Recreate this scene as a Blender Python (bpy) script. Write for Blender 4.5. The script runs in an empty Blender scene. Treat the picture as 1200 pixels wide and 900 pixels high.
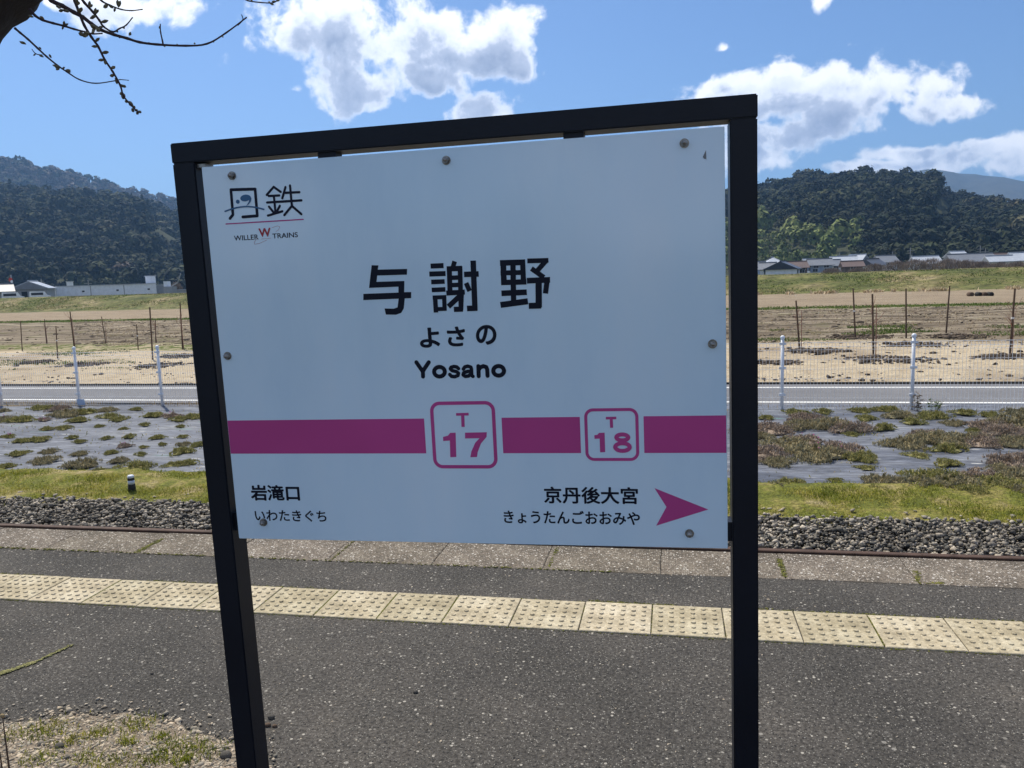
import bpy, bmesh, math, random
import numpy as np
from mathutils import Vector, Matrix, noise as mnoise
random.seed(7); rng = np.random.default_rng(7)
S = bpy.context.scene
COL = S.collection
R = math.radians
# ---------------------------------------------------------------- camera
FPX = 930.0
PITCH, ROLL, YAW = R(7.66), R(2.0), R(11.6)
CAM = np.array([0, 0, 1.5])
FW = np.array([-math.sin(YAW)*math.cos(PITCH), math.cos(YAW)*math.cos(PITCH), -math.sin(PITCH)])
_r0 = np.array([math.cos(YAW), math.sin(YAW), 0.0]); _u0 = np.cross(_r0, FW)
RT = math.cos(ROLL)*_r0 - math.sin(ROLL)*_u0
UP = math.sin(ROLL)*_r0 + math.cos(ROLL)*_u0
cd = bpy.data.cameras.new('camera'); cam = bpy.data.objects.new('camera', cd); COL.objects.link(cam)
cam.matrix_world = Matrix(((RT[0], UP[0], -FW[0], CAM[0]), (RT[1], UP[1], -FW[1], CAM[1]), (RT[2], UP[2], -FW[2], CAM[2]), (0, 0, 0, 1)))
cd.sensor_width = 36; cd.lens = FPX/1200*36; cd.clip_start = 0.05; cd.clip_end = 30000
S.camera = cam

def ray(x, y): return FW + RT*(x-600)/FPX - UP*(y-450)/FPX
def onz(x, y, z):                       # photo point -> point on the level z
    d = ray(x, y); return CAM + d*((z-CAM[2])/d[2])
def atd(x, y, dist):                    # photo point -> point at horizontal distance dist
    d = ray(x, y); return CAM + d*(dist/math.hypot(d[0], d[1]))
def top_z(x, y, P):                     # height of photo point (x,y) above the ground spot P
    return float(atd(x, y, math.hypot(P[0], P[1]))[2])

# ---------------------------------------------------------------- sun, sky, exposure
SUN_EL, SUN_AZ = R(57), -YAW - R(30)     # azimuth measured from +Y towards +X
sdir = Vector((math.sin(SUN_AZ)*math.cos(SUN_EL), math.cos(SUN_AZ)*math.cos(SUN_EL), math.sin(SUN_EL)))
ld = bpy.data.lights.new('sun', 'SUN'); ld.energy = 2.95; ld.angle = R(0.53); ld.color = (1, 0.925, 0.78)
sun = bpy.data.objects.new('sun', ld); COL.objects.link(sun); sun.rotation_euler = sdir.to_track_quat('Z', 'Y').to_euler()
S.view_settings.view_transform = 'Standard'; S.view_settings.look = 'None'; S.view_settings.exposure = 0.96
SKY_STRENGTH = 0.056

class NT:
    """small helper for node trees"""
    def __init__(s, tree): s.t = tree; s.n = tree.nodes; s.l = tree.links
    def new(s, typ, ins=None, **kw):
        n = s.n.new(typ)
        for k, v in kw.items(): setattr(n, k, v)
        for k, v in (ins or {}).items():
            if isinstance(v, bpy.types.NodeSocket): s.l.new(v, n.inputs[k])
            else: n.inputs[k].default_value = v
        return n
    def math(s, op, a, b=0.0, c=0.0, clamp=False):
        n = s.n.new('ShaderNodeMath'); n.operation = op; n.use_clamp = clamp
        for i, v in enumerate((a, b, c)):
            if isinstance(v, bpy.types.NodeSocket): s.l.new(v, n.inputs[i])
            else: n.inputs[i].default_value = v
        return n.outputs[0]
    def mix(s, f, a, b, blend='MIX'):
        n = s.n.new('ShaderNodeMix'); n.data_type = 'RGBA'; n.blend_type = blend
        for i, v in ((0, f), (6, a), (7, b)):
            if isinstance(v, bpy.types.NodeSocket): s.l.new(v, n.inputs[i])
            else: n.inputs[i].default_value = v if i == 0 else (*v[:3], 1)
        return n.outputs[2]
    def ramp(s, f, stops, interp='LINEAR'):
        n = s.n.new('ShaderNodeValToRGB'); n.color_ramp.interpolation = interp; e = n.color_ramp.elements
        while len(e) < len(stops): e.new(0.5)
        for el, (p, c) in zip(e, stops): el.position = p; el.color = (*c, 1) if len(c) == 3 else c
        s.l.new(f, n.inputs[0]); return n.outputs[0]
    def noise(s, vec, scale, detail=4, rough=0.55, dist=0.0):
        n = s.new('ShaderNodeTexNoise', {'Scale': scale, 'Detail': detail, 'Roughness': rough, 'Distortion': dist})
        s.l.new(vec, n.inputs['Vector']); return n.outputs[0]
    def range(s, v, a, b, c=0.0, d=1.0, smooth=False):
        n = s.new('ShaderNodeMapRange', {'From Min': a, 'From Max': b, 'To Min': c, 'To Max': d})
        if smooth: n.interpolation_type = 'SMOOTHSTEP'
        s.l.new(v, n.inputs[0]); return n.outputs[0]

W = bpy.data.worlds.new('World'); S.world = W; W.use_nodes = True; W.cycles.sampling_method = 'MANUAL'; W.cycles.sample_map_resolution = 512
wt = NT(W.node_tree); wt.n.clear()
sky = wt.new('ShaderNodeTexSky', sky_type='NISHITA', sun_disc=False, sun_elevation=SUN_EL, sun_rotation=SUN_AZ,
             altitude=50, air_density=1.0, dust_density=0.8, ozone_density=2.2)
def cloud_group():
    g = bpy.data.node_groups.new('cloud_density', 'ShaderNodeTree')
    g.interface.new_socket('Dir', in_out='INPUT', socket_type='NodeSocketVector')
    g.interface.new_socket('Density', in_out='OUTPUT', socket_type='NodeSocketFloat')
    k = NT(g); gi = k.new('NodeGroupInput'); go = k.new('NodeGroupOutput')
    nv = k.new('ShaderNodeVectorMath', operation='NORMALIZE'); k.l.new(gi.outputs[0], nv.inputs[0]); d = nv.outputs[0]
    # domain warp
    wn = k.new('ShaderNodeTexNoise', {'Scale': 9.0, 'Detail': 3.0}); k.l.new(d, wn.inputs['Vector'])
    w1 = k.new('ShaderNodeVectorMath', operation='SUBTRACT'); k.l.new(wn.outputs['Color'], w1.inputs[0]); w1.inputs[1].default_value = (.5, .5, .5)
    w2 = k.new('ShaderNodeVectorMath', operation='SCALE'); k.l.new(w1.outputs[0], w2.inputs[0]); w2.inputs['Scale'].default_value = 0.045
    w3 = k.new('ShaderNodeVectorMath', operation='ADD'); k.l.new(d, w3.inputs[0]); k.l.new(w2.outputs[0], w3.inputs[1])
    p = w3.outputs[0]
    sep = k.new('ShaderNodeSeparateXYZ'); k.l.new(p, sep.inputs[0])
    az = k.math('ARCTAN2', sep.outputs[0], sep.outputs[1]); el = k.math('ARCSINE', sep.outputs[2])
    lobes = [(345, 48, 36, 32), (385, 40, 70, 42), (440, 52, 75, 50), (505, 55, 75, 48), (565, 55, 58, 40), (430, 100, 62, 28), (600, 80, 26, 15), (500, 95, 50, 22),
             (558, 133, 50, 20), (345, 108, 19, 9), (150, 8, 56, 22), (95, 3, 34, 12),
             (860, 108, 55, 24), (935, 112, 80, 34), (1045, 102, 58, 34), (1095, 125, 52, 16), (990, 125, 80, 34), (950, 158, 110, 26), (900, 182, 60, 18),
             (1060, 178, 80, 12), (1130, 184, 100, 17), (1210, 190, 60, 16), (1040, 195, 90, 12),
             (850, 60, 15, 7), (965, 4, 12, 9)]
    acc = None
    for (x, y, rx, ry) in lobes:
        dd = ray(x, y); dd = dd/np.linalg.norm(dd); a0 = math.atan2(dd[0], dd[1]); e0 = math.asin(dd[2])
        sm = 1.35 if rx < 20 else 1.0; a = k.math('DIVIDE', k.math('SUBTRACT', az, a0), rx*sm/FPX*1.02); b = k.math('DIVIDE', k.math('SUBTRACT', el, e0), ry*sm/FPX)
        v = k.math('SUBTRACT', 1.0 if sm == 1 else .36, k.math('SQRT', k.math('ADD', k.math('MULTIPLY', a, a), k.math('MULTIPLY', b, b))))
        acc = v if acc is None else k.math('SMOOTH_MAX', acc, v, 0.12)
    acc = k.math('MAXIMUM', acc, -1.0)
    # scattered cumulus outside the picture, cover raised to add fill light on the sign
    far = k.noise(p, 3.2, 2, 0.5)
    ax = k.math('ABSOLUTE', k.math('ADD', az, YAW))
    outm = k.range(ax, 0.62, 0.8)
    outm = k.math('MAXIMUM', outm, k.range(el, 0.36, 0.5), clamp=True)
    gen = k.math('SUBTRACT', k.math('MULTIPLY', k.math('SUBTRACT', far, 0.52), 6.0), k.range(outm, 0, 1, 6, 0))
    acc = k.math('MAXIMUM', acc, gen)
    n1 = k.noise(p, 14, 9, 0.62)
    vo = k.new('ShaderNodeTexVoronoi', {'Scale': 30.0, 'Detail': 2.0, 'Roughness': 0.5}, normalize=True); k.l.new(p, vo.inputs['Vector'])
    bil = k.math('SUBTRACT', 0.30, vo.outputs[0])
    tot = k.math('ADD', k.math('ADD', acc, k.math('MULTIPLY', k.math('SUBTRACT', n1, 0.475), 3.0)), k.math('MULTIPLY', bil, 1.5))
    k.l.new(tot, go.inputs[0]); return g
CG = cloud_group()
tc = wt.new('ShaderNodeTexCoord'); gen = tc.outputs['Generated']
def dens(off):
    v = gen
    if off:
        a = wt.new('ShaderNodeVectorMath', operation='ADD'); wt.l.new(gen, a.inputs[0]); a.inputs[1].default_value = off; v = a.outputs[0]
    g = wt.new('ShaderNodeGroup'); g.node_tree = CG; wt.l.new(v, g.inputs[0]); return g.outputs[0]
d0, d1, d2 = dens(None), dens((0, 0, 0.014)), dens((0, 0, 0.045))
alpha = wt.range(d0, 0.0, 0.48, 0, 1, True)
body = wt.math('ADD', wt.math('MULTIPLY', wt.range(d1, 0.2, 1.4, 0, 1), 0.5), wt.math('MULTIPLY', wt.range(d2, -0.2, 0.9, 0, 1), 0.5))
thick = wt.range(d0, 0.15, 0.75, 0.15, 1)
fnz = wt.noise(gen, 60, 5, 0.6)
shade = wt.math('ADD', wt.math('MULTIPLY', wt.math('MULTIPLY', body, thick), 1.25), wt.math('MULTIPLY', wt.math('SUBTRACT', fnz, 0.5), 0.35), clamp=True)
ccol = wt.ramp(shade, [(0.0, (0.92, 0.92, 0.94)), (0.25, (0.72, 0.75, 0.81)), (0.5, (0.42, 0.46, 0.56)), (1.0, (0.25, 0.29, 0.39))])
bg1 = wt.new('ShaderNodeBackground', {'Strength': SKY_STRENGTH}); 
skyc = wt.mix(1.0, sky.outputs[0], (0.69, 0.87, 1.12), 'MULTIPLY'); wt.l.new(skyc, bg1.inputs[0])
bg2 = wt.new('ShaderNodeBackground', {'Strength': 0.80}); wt.l.new(ccol, bg2.inputs[0])
ms = wt.new('ShaderNodeMixShader'); wt.l.new(wt.math('MULTIPLY', alpha, 0.97), ms.inputs[0]); wt.l.new(bg1.outputs[0], ms.inputs[1]); wt.l.new(bg2.outputs[0], ms.inputs[2])
wo = wt.new('ShaderNodeOutputWorld'); wt.l.new(ms.outputs[0], wo.inputs[0])
S.cycles.volume_bounces = 0; S.cycles.max_bounces = 6; S.cycles.use_denoising = True

# ---------------------------------------------------------------- helpers
def lin(r, g, b): return tuple(((c/255+0.055)/1.055)**2.4 if c > 10 else c/255/12.92 for c in (r, g, b))
MATS = {}
def mat(name, stops, scale=5.0, detail=5, rough=0.8, bump=0.0, bscale=None, stretch=(1, 1, 1), island=0.0, metal=0.0,
        spec=0.3, coat=0.0, fine=None, speck=None, trans=0.0, coord='Object', hue=0.0, objr=0.0):
    """stops: one colour or a list of (pos, colour) driven by noise; speck: (scale, amount, colour) voronoi chips"""
    m = bpy.data.materials.new(name); m.use_nodes = True; t = NT(m.node_tree); MATS[name] = m
    b = t.n['Principled BSDF']; b.inputs['Roughness'].default_value = rough; b.inputs['Metallic'].default_value = metal
    b.inputs['Specular IOR Level'].default_value = spec; b.inputs['Coat Weight'].default_value = coat; b.inputs['Coat Roughness'].default_value = 0.12
    tcn = t.new('ShaderNodeTexCoord'); mp = t.new('ShaderNodeMapping'); t.l.new(tcn.outputs[coord], mp.inputs[0]); mp.inputs['Scale'].default_value = stretch
    v = mp.outputs[0]
    if not isinstance(stops, list): stops = [(0, tuple(c*0.88 for c in stops)), (1, tuple(min(1, c*1.1) for c in stops))]
    lo = 0.3; hi = 0.7
    stops = [(lo+(hi-lo)*p, c) for p, c in stops]
    c = t.ramp(t.noise(v, scale, detail, 0.6), stops)
    if fine: c = t.mix(1.0, c, t.ramp(t.noise(v, fine[0], 3, 0.7), [(0.3, (1-fine[1],)*3), (0.7, (1+fine[1],)*3)]), 'MULTIPLY')
    if speck:
        for (sc, am, sc_col) in speck:
            vo = t.new('ShaderNodeTexVoronoi', {'Scale': sc}); t.l.new(v, vo.inputs['Vector'])
            sp = t.new('ShaderNodeSeparateColor'); t.l.new(vo.outputs['Color'], sp.inputs[0])
            f = t.math('MULTIPLY', t.range(sp.outputs[0], 1-am, 1-am+0.04), t.range(vo.outputs['Distance'], 0.28, 0.42, 1, 0))
            c = t.mix(f, c, sc_col)
    if island:
        ge = t.new('ShaderNodeNewGeometry')
        f = t.range(ge.outputs['Random Per Island'], 0, 1, 1-island, 1+island)
        k = t.new('ShaderNodeCombineColor'); 
        t.l.new(f, k.inputs[1]); t.l.new(t.math('POWER', f, 1+hue), k.inputs[0]); t.l.new(t.math('POWER', f, 1-hue), k.inputs[2])
        c = t.mix(1.0, c, k.outputs[0], 'MULTIPLY')
    if objr:
        oi = t.new('ShaderNodeObjectInfo'); f = t.range(oi.outputs['Random'], 0, 1, 1-objr, 1+objr*.6); k = t.new('ShaderNodeCombineColor'); t.l.new(f, k.inputs[0]); t.l.new(f, k.inputs[1]); t.l.new(t.math('POWER', f, 1.3), k.inputs[2]); c = t.mix(1.0, c, k.outputs[0], 'MULTIPLY')
    t.l.new(c, b.inputs['Base Color'])
    if bump:
        bn = t.new('ShaderNodeBump', {'Strength': 1.0, 'Distance': bump}); t.l.new(t.noise(v, bscale or scale*6, 5, 0.65), bn.inputs['Height']); t.l.new(bn.outputs[0], b.inputs['Normal'])
    if trans:
        tr = t.new('ShaderNodeBsdfTranslucent'); t.l.new(c, tr.inputs[0]); mx = t.new('ShaderNodeMixShader', {0: trans})
        t.l.new(b.outputs[0], mx.inputs[1]); t.l.new(tr.outputs[0], mx.inputs[2]); t.l.new(mx.outputs[0], t.n['Material Output'].inputs[0])
    return m

def tag(o, label=None, cat=None, group=None, kind=None):
    for k, v in (('label', label), ('category', cat), ('group', group), ('kind', kind)):
        if v: o[k] = v
    return o
def link(name, me, m=None, parent=None, smooth=False):
    o = bpy.data.objects.new(name, me); COL.objects.link(o)
    if m is not None and not me.materials: me.materials.append(m)
    if smooth: me.shade_smooth()
    if parent is not None: o.parent = parent
    return o
def empty(name, loc=(0, 0, 0), rz=0):
    o = bpy.data.objects.new(name, None); COL.objects.link(o); o.location = loc; o.rotation_euler.z = rz; o.empty_display_size = 0.1; return o
def copy_tree(o, parent=None):
    c = o.copy(); COL.objects.link(c); c.parent = parent
    for ch in o.children: copy_tree(ch, c)
    return c
def npmesh(name, V, Fa):
    V = np.asarray(V, np.float32); Fa = np.asarray(Fa, np.int32); k = Fa.shape[1]
    me = bpy.data.meshes.new(name); me.vertices.add(len(V)); me.vertices.foreach_set('co', V.ravel())
    me.loops.add(Fa.size); me.loops.foreach_set('vertex_index', Fa.ravel())
    me.polygons.add(len(Fa)); me.polygons.foreach_set('loop_start', np.arange(0, Fa.size, k, dtype=np.int32)); me.polygons.foreach_set('loop_total', np.full(len(Fa), k, np.int32))
    me.update(calc_edges=True); return me
class MB:
    def __init__(s): s.v = []; s.f = []
    def add(s, V, Fs):
        n = len(s.v); s.v += [tuple(map(float, p)) for p in V]; s.f += [tuple(i+n for i in f) for f in Fs]; return s
    def box(s, x0, x1, y0, y1, z0, z1):
        return s.add([(x0, y0, z0), (x1, y0, z0), (x1, y1, z0), (x0, y1, z0), (x0, y0, z1), (x1, y0, z1), (x1, y1, z1), (x0, y1, z1)],
                     [(0, 3, 2, 1), (4, 5, 6, 7), (0, 1, 5, 4), (1, 2, 6, 5), (2, 3, 7, 6), (3, 0, 4, 7)])
    def bbox(s, x0, x1, y0, y1, z0, z1, b):          # box with chamfered upper edges
        return s.add([(x0, y0, z0), (x1, y0, z0), (x1, y1, z0), (x0, y1, z0), (x0, y0, z1-b), (x1, y0, z1-b), (x1, y1, z1-b), (x0, y1, z1-b),
                      (x0+b, y0+b, z1), (x1-b, y0+b, z1), (x1-b, y1-b, z1), (x0+b, y1-b, z1)],
                     [(0, 3, 2, 1), (8, 9, 10, 11), (0, 1, 5, 4), (1, 2, 6, 5), (2, 3, 7, 6), (3, 0, 4, 7), (4, 5, 9, 8), (5, 6, 10, 9), (6, 7, 11, 10), (7, 4, 8, 11)])
    def tube(s, pts, rad, n=8, cap=True):
        pts = [Vector(p) for p in pts]; rad = rad if hasattr(rad, '__len__') else [rad]*len(pts)
        V = []; prev = None
        for i, p in enumerate(pts):
            t = (pts[min(i+1, len(pts)-1)]-pts[max(i-1, 0)]).normalized()
            a = prev if prev is not None else (Vector((0, 0, 1)) if abs(t.z) < .9 else Vector((1, 0, 0)))
            a = (a - t*a.dot(t)).normalized(); prev = a; b = t.cross(a)
            V += [p+(a*math.cos(2*math.pi*j/n)+b*math.sin(2*math.pi*j/n))*rad[i] for j in range(n)]
        Fs = [(i*n+j, i*n+(j+1) % n, (i+1)*n+(j+1) % n, (i+1)*n+j) for i in range(len(pts)-1) for j in range(n)]
        if cap: Fs += [tuple(range(n-1, -1, -1)), tuple((len(pts)-1)*n+j for j in range(n))]
        return s.add(V, Fs)
    def build(s, name, m, parent=None, smooth=False, loc=None):
        me = bpy.data.meshes.new(name); me.from_pydata(s.v, [], s.f); me.update()
        o = link(name, me, m, parent, smooth)
        if loc is not None: o.location = loc
        return o
def auto_smooth(o, ang=35):
    me = o.data; me.shade_smooth(); 
    if hasattr(me, 'set_sharp_from_angle'): me.set_sharp_from_angle(angle=R(ang))

# base shapes for scatter ----------------------------------------------
def ico(sub):
    bm = bmesh.new(); bmesh.ops.create_icosphere(bm, subdivisions=sub, radius=1); V = np.array([v.co[:] for v in bm.verts]); Fs = np.array([[v.index for v in f.verts] for f in bm.faces]); bm.free(); return V, Fs
IV, IF = ico(1); IV2, IF2 = ico(2); IV3, IF3 = ico(3)
def scatter(bases, F, pos, scale, rot=None, tilt=1.0):
    """bases: list of (n,3); pos (N,3); scale (N,3) -> merged V,F"""
    N = len(pos); k = rng.integers(0, len(bases), N); B = np.stack(bases)[k]*scale[:, None, :]
    a = rng.uniform(0, 2*np.pi, N) if rot is None else rot
    ca, sa = np.cos(a), np.sin(a); Rz = np.zeros((N, 3, 3)); Rz[:, 0, 0] = ca; Rz[:, 0, 1] = -sa; Rz[:, 1, 0] = sa; Rz[:, 1, 1] = ca; Rz[:, 2, 2] = 1
    if tilt:
        b = rng.normal(0, tilt, N); cb, sb = np.cos(b), np.sin(b); Rx = np.zeros((N, 3, 3)); Rx[:, 0, 0] = 1; Rx[:, 1, 1] = cb; Rx[:, 1, 2] = -sb; Rx[:, 2, 1] = sb; Rx[:, 2, 2] = cb
        Rz = Rz @ Rx
    V = np.einsum('nij,nkj->nki', Rz, B) + pos[:, None, :]
    FF = F[None] + (np.arange(N)*B.shape[1])[:, None, None]
    return V.reshape(-1, 3), FF.reshape(-1, F.shape[1])
def stone_bases(n=8):
    out = []
    for i in range(n):
        V = IV.copy(); V *= (1+rng.uniform(-.45, .40, len(V)))[:, None]; V *= [1.1, rng.uniform(.6, .9), rng.uniform(.5, .8)]; out.append(V)
    return out
STB = stone_bases()
def blades(P, h, w, lean=0.5, up=None):
    """one bent blade (3 tris as quad+tri) per point"""
    N = len(P); a = rng.uniform(0, 2*np.pi, N); side = np.stack([np.cos(a), np.sin(a), 0*a], 1)*np.asarray(w)[:, None]/2
    b = rng.uniform(0, 2*np.pi, N); ln = rng.uniform(0.1, 1, N)*lean; ld_ = np.stack([np.cos(b), np.sin(b), 0*b], 1)*(ln*h)[:, None]
    z = np.stack([0*a, 0*a, h], 1)
    m = P + ld_*.35 + z*.55; tp = P + ld_ + z*(1-.25*ln)[:, None]
    V = np.stack([P-side, P+side, m+side*.8, m-side*.8, tp], 1).reshape(-1, 3)
    o = (np.arange(N)*5)[:, None]
    F3 = np.concatenate([o+[0, 1, 2], o+[0, 2, 3], o+[3, 2, 4]], 1).reshape(-1, 3)
    return V, F3

# ---------------------------------------------------------------- materials
dark_asphalt = mat('asphalt', [(0, (.038, .035, .031)), (.45, (.058, .053, .047)), (.8, (.078, .070, .061)), (1, (.105, .093, .079))], 1.1, 9, .9, .006, 130, fine=(75, .75),
                   speck=[(150, .16, (.27, .255, .225)), (70, .06, (.40, .37, .32)), (210, .18, (.17, .16, .14)), (100, .12, (.014, .014, .014)), (48, .02, (.46, .43, .38))], spec=.25)
agg = mat('exposed_aggregate_concrete', [(0, (.085, .072, .056)), (.5, (.145, .122, .096)), (1, (.215, .185, .145))], 5, 6, .9, .006, 90, fine=(60, .4),
          speck=[(105, .34, (.50, .46, .40)), (85, .30, (.055, .045, .038)), (140, .25, (.32, .25, .19)), (60, .12, (.60, .56, .50))], objr=.10, spec=.2)
tilem = mat('yellow_tactile_concrete', [(0, (.28, .235, .155)), (.5, (.42, .36, .25)), (1, (.50, .445, .33))], 5, 9, .85, .0022, 110, fine=(55, .3),
            speck=[(180, .10, (.20, .15, .09)), (60, .05, (.25, .20, .12)), (140, .06, (.62, .56, .42))], spec=.2, objr=.14)
for sc in (): pass
conc = mat('concrete', (.30, .285, .26), 3, 6, .9, .002, 60, fine=(30, .2))
moss = mat('moss', [(0, (.06, .07, .012)), (1, (.17, .16, .035))], 30, 4, 1, .003, 200, island=.35)
moss_pale = mat('pale_dry_moss', [(0, (.16, .155, .06)), (1, (.30, .28, .12))], 30, 4, 1, .003, 200, island=.35)
postm = mat('dark_navy_paint', [(0, (.002, .004, .010)), (1, (.005, .008, .016))], 4, 5, .45, .0003, 260, spec=.3)
panelm = mat('skylit_white_enamel', [(0, (.60, .79, .93)), (.5, (.67, .85, .97)), (1, (.72, .87, .97))], 5, 5, .25, 0, spec=.6, coat=1.0, stretch=(1, 1, .35), fine=(1.4, .06))  # white panel; the blue of the sky light is put into its base colour
inkm = mat('black_ink', (.0015, .004, .016), 3, 2, .45, 0, spec=.25, coat=0)
navym = mat('navy_ink', (.004, .005, .022), 3, 2, .4, 0, spec=.25)
magm = mat('magenta_ink', (.52, .065, .25), 3, 2, .4, 0, spec=.3)
bluem = mat('blue_ink', (.02, .12, .27), 3, 2, .3, 0, coat=.3)
redm = mat('red_ink', (.42, .02, .04), 3, 2, .3, 0, coat=.3)
steel = mat('weathered_steel', [(0, (.16, .14, .12)), (1, (.42, .40, .37))], 60, 4, .38, .0003, 300, metal=.9)
stain = mat('grey_stain', (.22, .23, .24), 60, 4, .8)
railm = mat('rusty_rail_side', [(0, (.045, .026, .018)), (1, (.10, .058, .042))], 9, 6, .75, .001, 80)
railtop = mat('worn_rail_head', (.42, .38, .40), 5, 3, .32, 0, metal=.85)
ballm = mat('ballast_stone', [(0, (.09, .08, .066)), (1, (.35, .315, .26))], 3, 4, .85, .002, 120, island=.8, hue=.06, fine=(60, .35))
gravm = mat('gravel_chip', [(0, (.24, .20, .15)), (1, (.46, .40, .31))], 12, 4, .9, 0, island=.5, hue=.12)
dirt = mat('stony_dirt', [(0, (.13, .10, .07)), (1, (.27, .22, .165))], 9, 7, .95, .008, 70, fine=(80, .4), speck=[(120, .2, (.38, .33, .27))])
grassm = mat('short_grass', [(0, (.08, .11, .008)), (.45, (.21, .23, .02)), (1, (.38, .33, .07))], 2.6, 6, .8, 0, island=.6, hue=.15, trans=.35)
grassg = mat('green_grass', [(0, (.045, .085, .012)), (1, (.11, .17, .025))], .6, 4, .8, 0, island=.4, hue=.12, trans=.35)
strawm = mat('dry_straw', [(0, (.22, .16, .08)), (1, (.42, .33, .19))], 3, 4, .85, 0, island=.35, trans=.25)
turf = mat('turf_soil', [(0, (.075, .09, .012)), (.4, (.14, .145, .022)), (.65, (.21, .18, .05)), (1, (.32, .26, .14))], 3.5, 9, .95, .03, 22, fine=(30, .55))
sheetm = mat('grey_weed_sheet', [(0, (.065, .075, .10)), (.5, (.12, .13, .158)), (1, (.20, .21, .23))], 1.6, 9, .7, .03, 5, stretch=(.35, 1.6, 1), fine=(12, .5), spec=.2,
             speck=[(14, .05, (.46, .46, .45)), (6, .03, (.10, .25, .22))])
bedm = mat('ballast_bed', [(0, (.012, .011, .010)), (1, (.03, .027, .024))], 20, 5, .95, .01, 40)
galv = mat('white_coated_steel', (.72, .75, .80), 6, 3, .4, 0, spec=.5)
roadm = mat('road_asphalt', [(0, (.13, .13, .138)), (1, (.175, .172, .178))], 1.2, 6, .9, .002, 80, stretch=(.3, 1, 1), fine=(30, .15), speck=[(40, .1, (.26, .26, .26))])
linem = mat('road_paint', (.72, .72, .70), 8, 5, .7, 0, fine=(25, .15))
blackm = mat('dark_edging', (.035, .032, .028), 5, 3, .9)
phA = mat('phlox_leaf_brown', [(0, (.13, .12, .06)), (1, (.42, .37, .23))], 9, 3, .85, 0, island=.5, hue=.25, trans=.25)
phB = mat('phlox_leaf_green', [(0, (.11, .12, .035)), (.5, (.24, .235, .075)), (1, (.44, .37, .20))], 9, 3, .85, 0, island=.45, hue=.2, trans=.3)
phC = mat('phlox_leaf_purple', [(0, (.16, .12, .09)), (1, (.42, .34, .27))], 9, 3, .85, 0, island=.5, hue=.2, trans=.2)
pinkm = mat('phlox_flower', (.55, .12, .38), 9, 3, .7, 0, island=.2, trans=.3)
barkm = mat('cherry_bark', [(0, (.012, .010, .009)), (.6, (.035, .028, .024)), (1, (.07, .06, .052))], 7, 7, .9, .012, 26, stretch=(1, 1, .5))
twigm = mat('cherry_twig', (.045, .026, .026), 30, 4, .75, .0006, 300)
budm = mat('cherry_bud', [(0, (.10, .085, .05)), (1, (.22, .18, .10))], 200, 3, .8, island=.3)
woodstake = mat('stake_wood', [(0, (.065, .042, .028)), (1, (.14, .095, .065))], 4, 4, .9)

# ---------------------------------------------------------------- the setting: ground
ZG = -0.75
def sheet(name, pts, z, m, kind='structure', parent=None):
    o = MB().add([(x, y, z) for x, y in pts], [tuple(range(len(pts)))]).build(name, m, parent); tag(o, kind=kind); return o
def fence_y(x): return 12.90-.039*(x-1.67)
def strip(name, ya, yb, z, m, x0=-34, x1=22):
    return sheet(name, [(x0, fence_y(x0)+ya), (x1, fence_y(x1)+ya), (x1, fence_y(x1)+yb), (x0, fence_y(x0)+yb)], z, m)

# field ground: one sheet to the horizon, coloured by crop strips
m = bpy.data.materials.new('field_soil'); m.use_nodes = True; t = NT(m.node_tree); b = t.n['Principled BSDF']; b.inputs['Roughness'].default_value = .95; b.inputs['Specular IOR Level'].default_value = .15
ge = t.new('ShaderNodeNewGeometry'); P = ge.outputs['Position']; sp = t.new('ShaderNodeSeparateXYZ'); t.l.new(P, sp.inputs[0])
sv = t.new('ShaderNodeMapping', {'Scale': (.25, 1.0, 1.0)}); t.l.new(P, sv.inputs[0]); SV = sv.outputs[0]
wob = t.math('MULTIPLY', t.math('SUBTRACT', t.noise(P, .12, 4, .6), .5), 5.0)
yy = t.math('ADD', t.math('ADD', sp.outputs[1], t.math('MULTIPLY', sp.outputs[0], .16)), t.math('MULTIPLY', wob, t.range(sp.outputs[1], 14, 40, .1, 1)))
fn = t.noise(P, 2.2, 8, .72); fs = t.noise(SV, 1.1, 8, .7); big = t.noise(P, .25, 5, .6)
tan = t.ramp(fn, [(.30, (.40, .31, .20)), (.46, (.56, .455, .31)), (.7, (.66, .56, .40))])
tan = t.mix(t.range(big, .5, .68), tan, (.36, .28, .19))
plough = t.ramp(fs, [(.36, (.07, .055, .038)), (.47, (.19, .15, .105)), (.56, (.28, .23, .165)), (.66, (.46, .40, .29))])
plough = t.mix(t.range(t.noise(P, .5, 6, .7), .55, .66, 0, .55), plough, (.12, .125, .035))
brown = t.ramp(fs, [(.3, (.22, .17, .115)), (.55, (.31, .245, .17)), (.75, (.38, .31, .22))])
green = t.ramp(fn, [(.3, (.05, .075, .014)), (.5, (.10, .125, .028)), (.7, (.17, .165, .06))])
far_g = t.ramp(big, [(.3, (.08, .10, .03)), (.6, (.15, .14, .06)), (.75, (.20, .17, .10))])
def stepmix(c, other, y0, y1): return t.mix(t.range(yy, y0, y1), c, other)
tan = t.mix(t.range(sp.outputs[1], 12, 13), t.mix(fn, (.035, .045, .015), (.09, .10, .035)), tan)      # unseen station side set to dark grass to cut warm bounce on the sign
c = stepmix(tan, plough, 24.5, 26.5)
c = stepmix(c, green, 45.5, 46.3); c = stepmix(c, brown, 48.2, 49.2)
c = stepmix(c, far_g, 73, 76)
lf = t.math('MULTIPLY', t.range(sp.outputs[0], -9, -13), t.math('MULTIPLY', t.range(yy, 22.5, 23.5), t.range(yy, 26.5, 25.0)))
c = t.mix(t.math('MULTIPLY', lf, t.range(fn, .4, .55)), c, (.10, .13, .025))
t.l.new(c, b.inputs['Base Color'])
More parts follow.
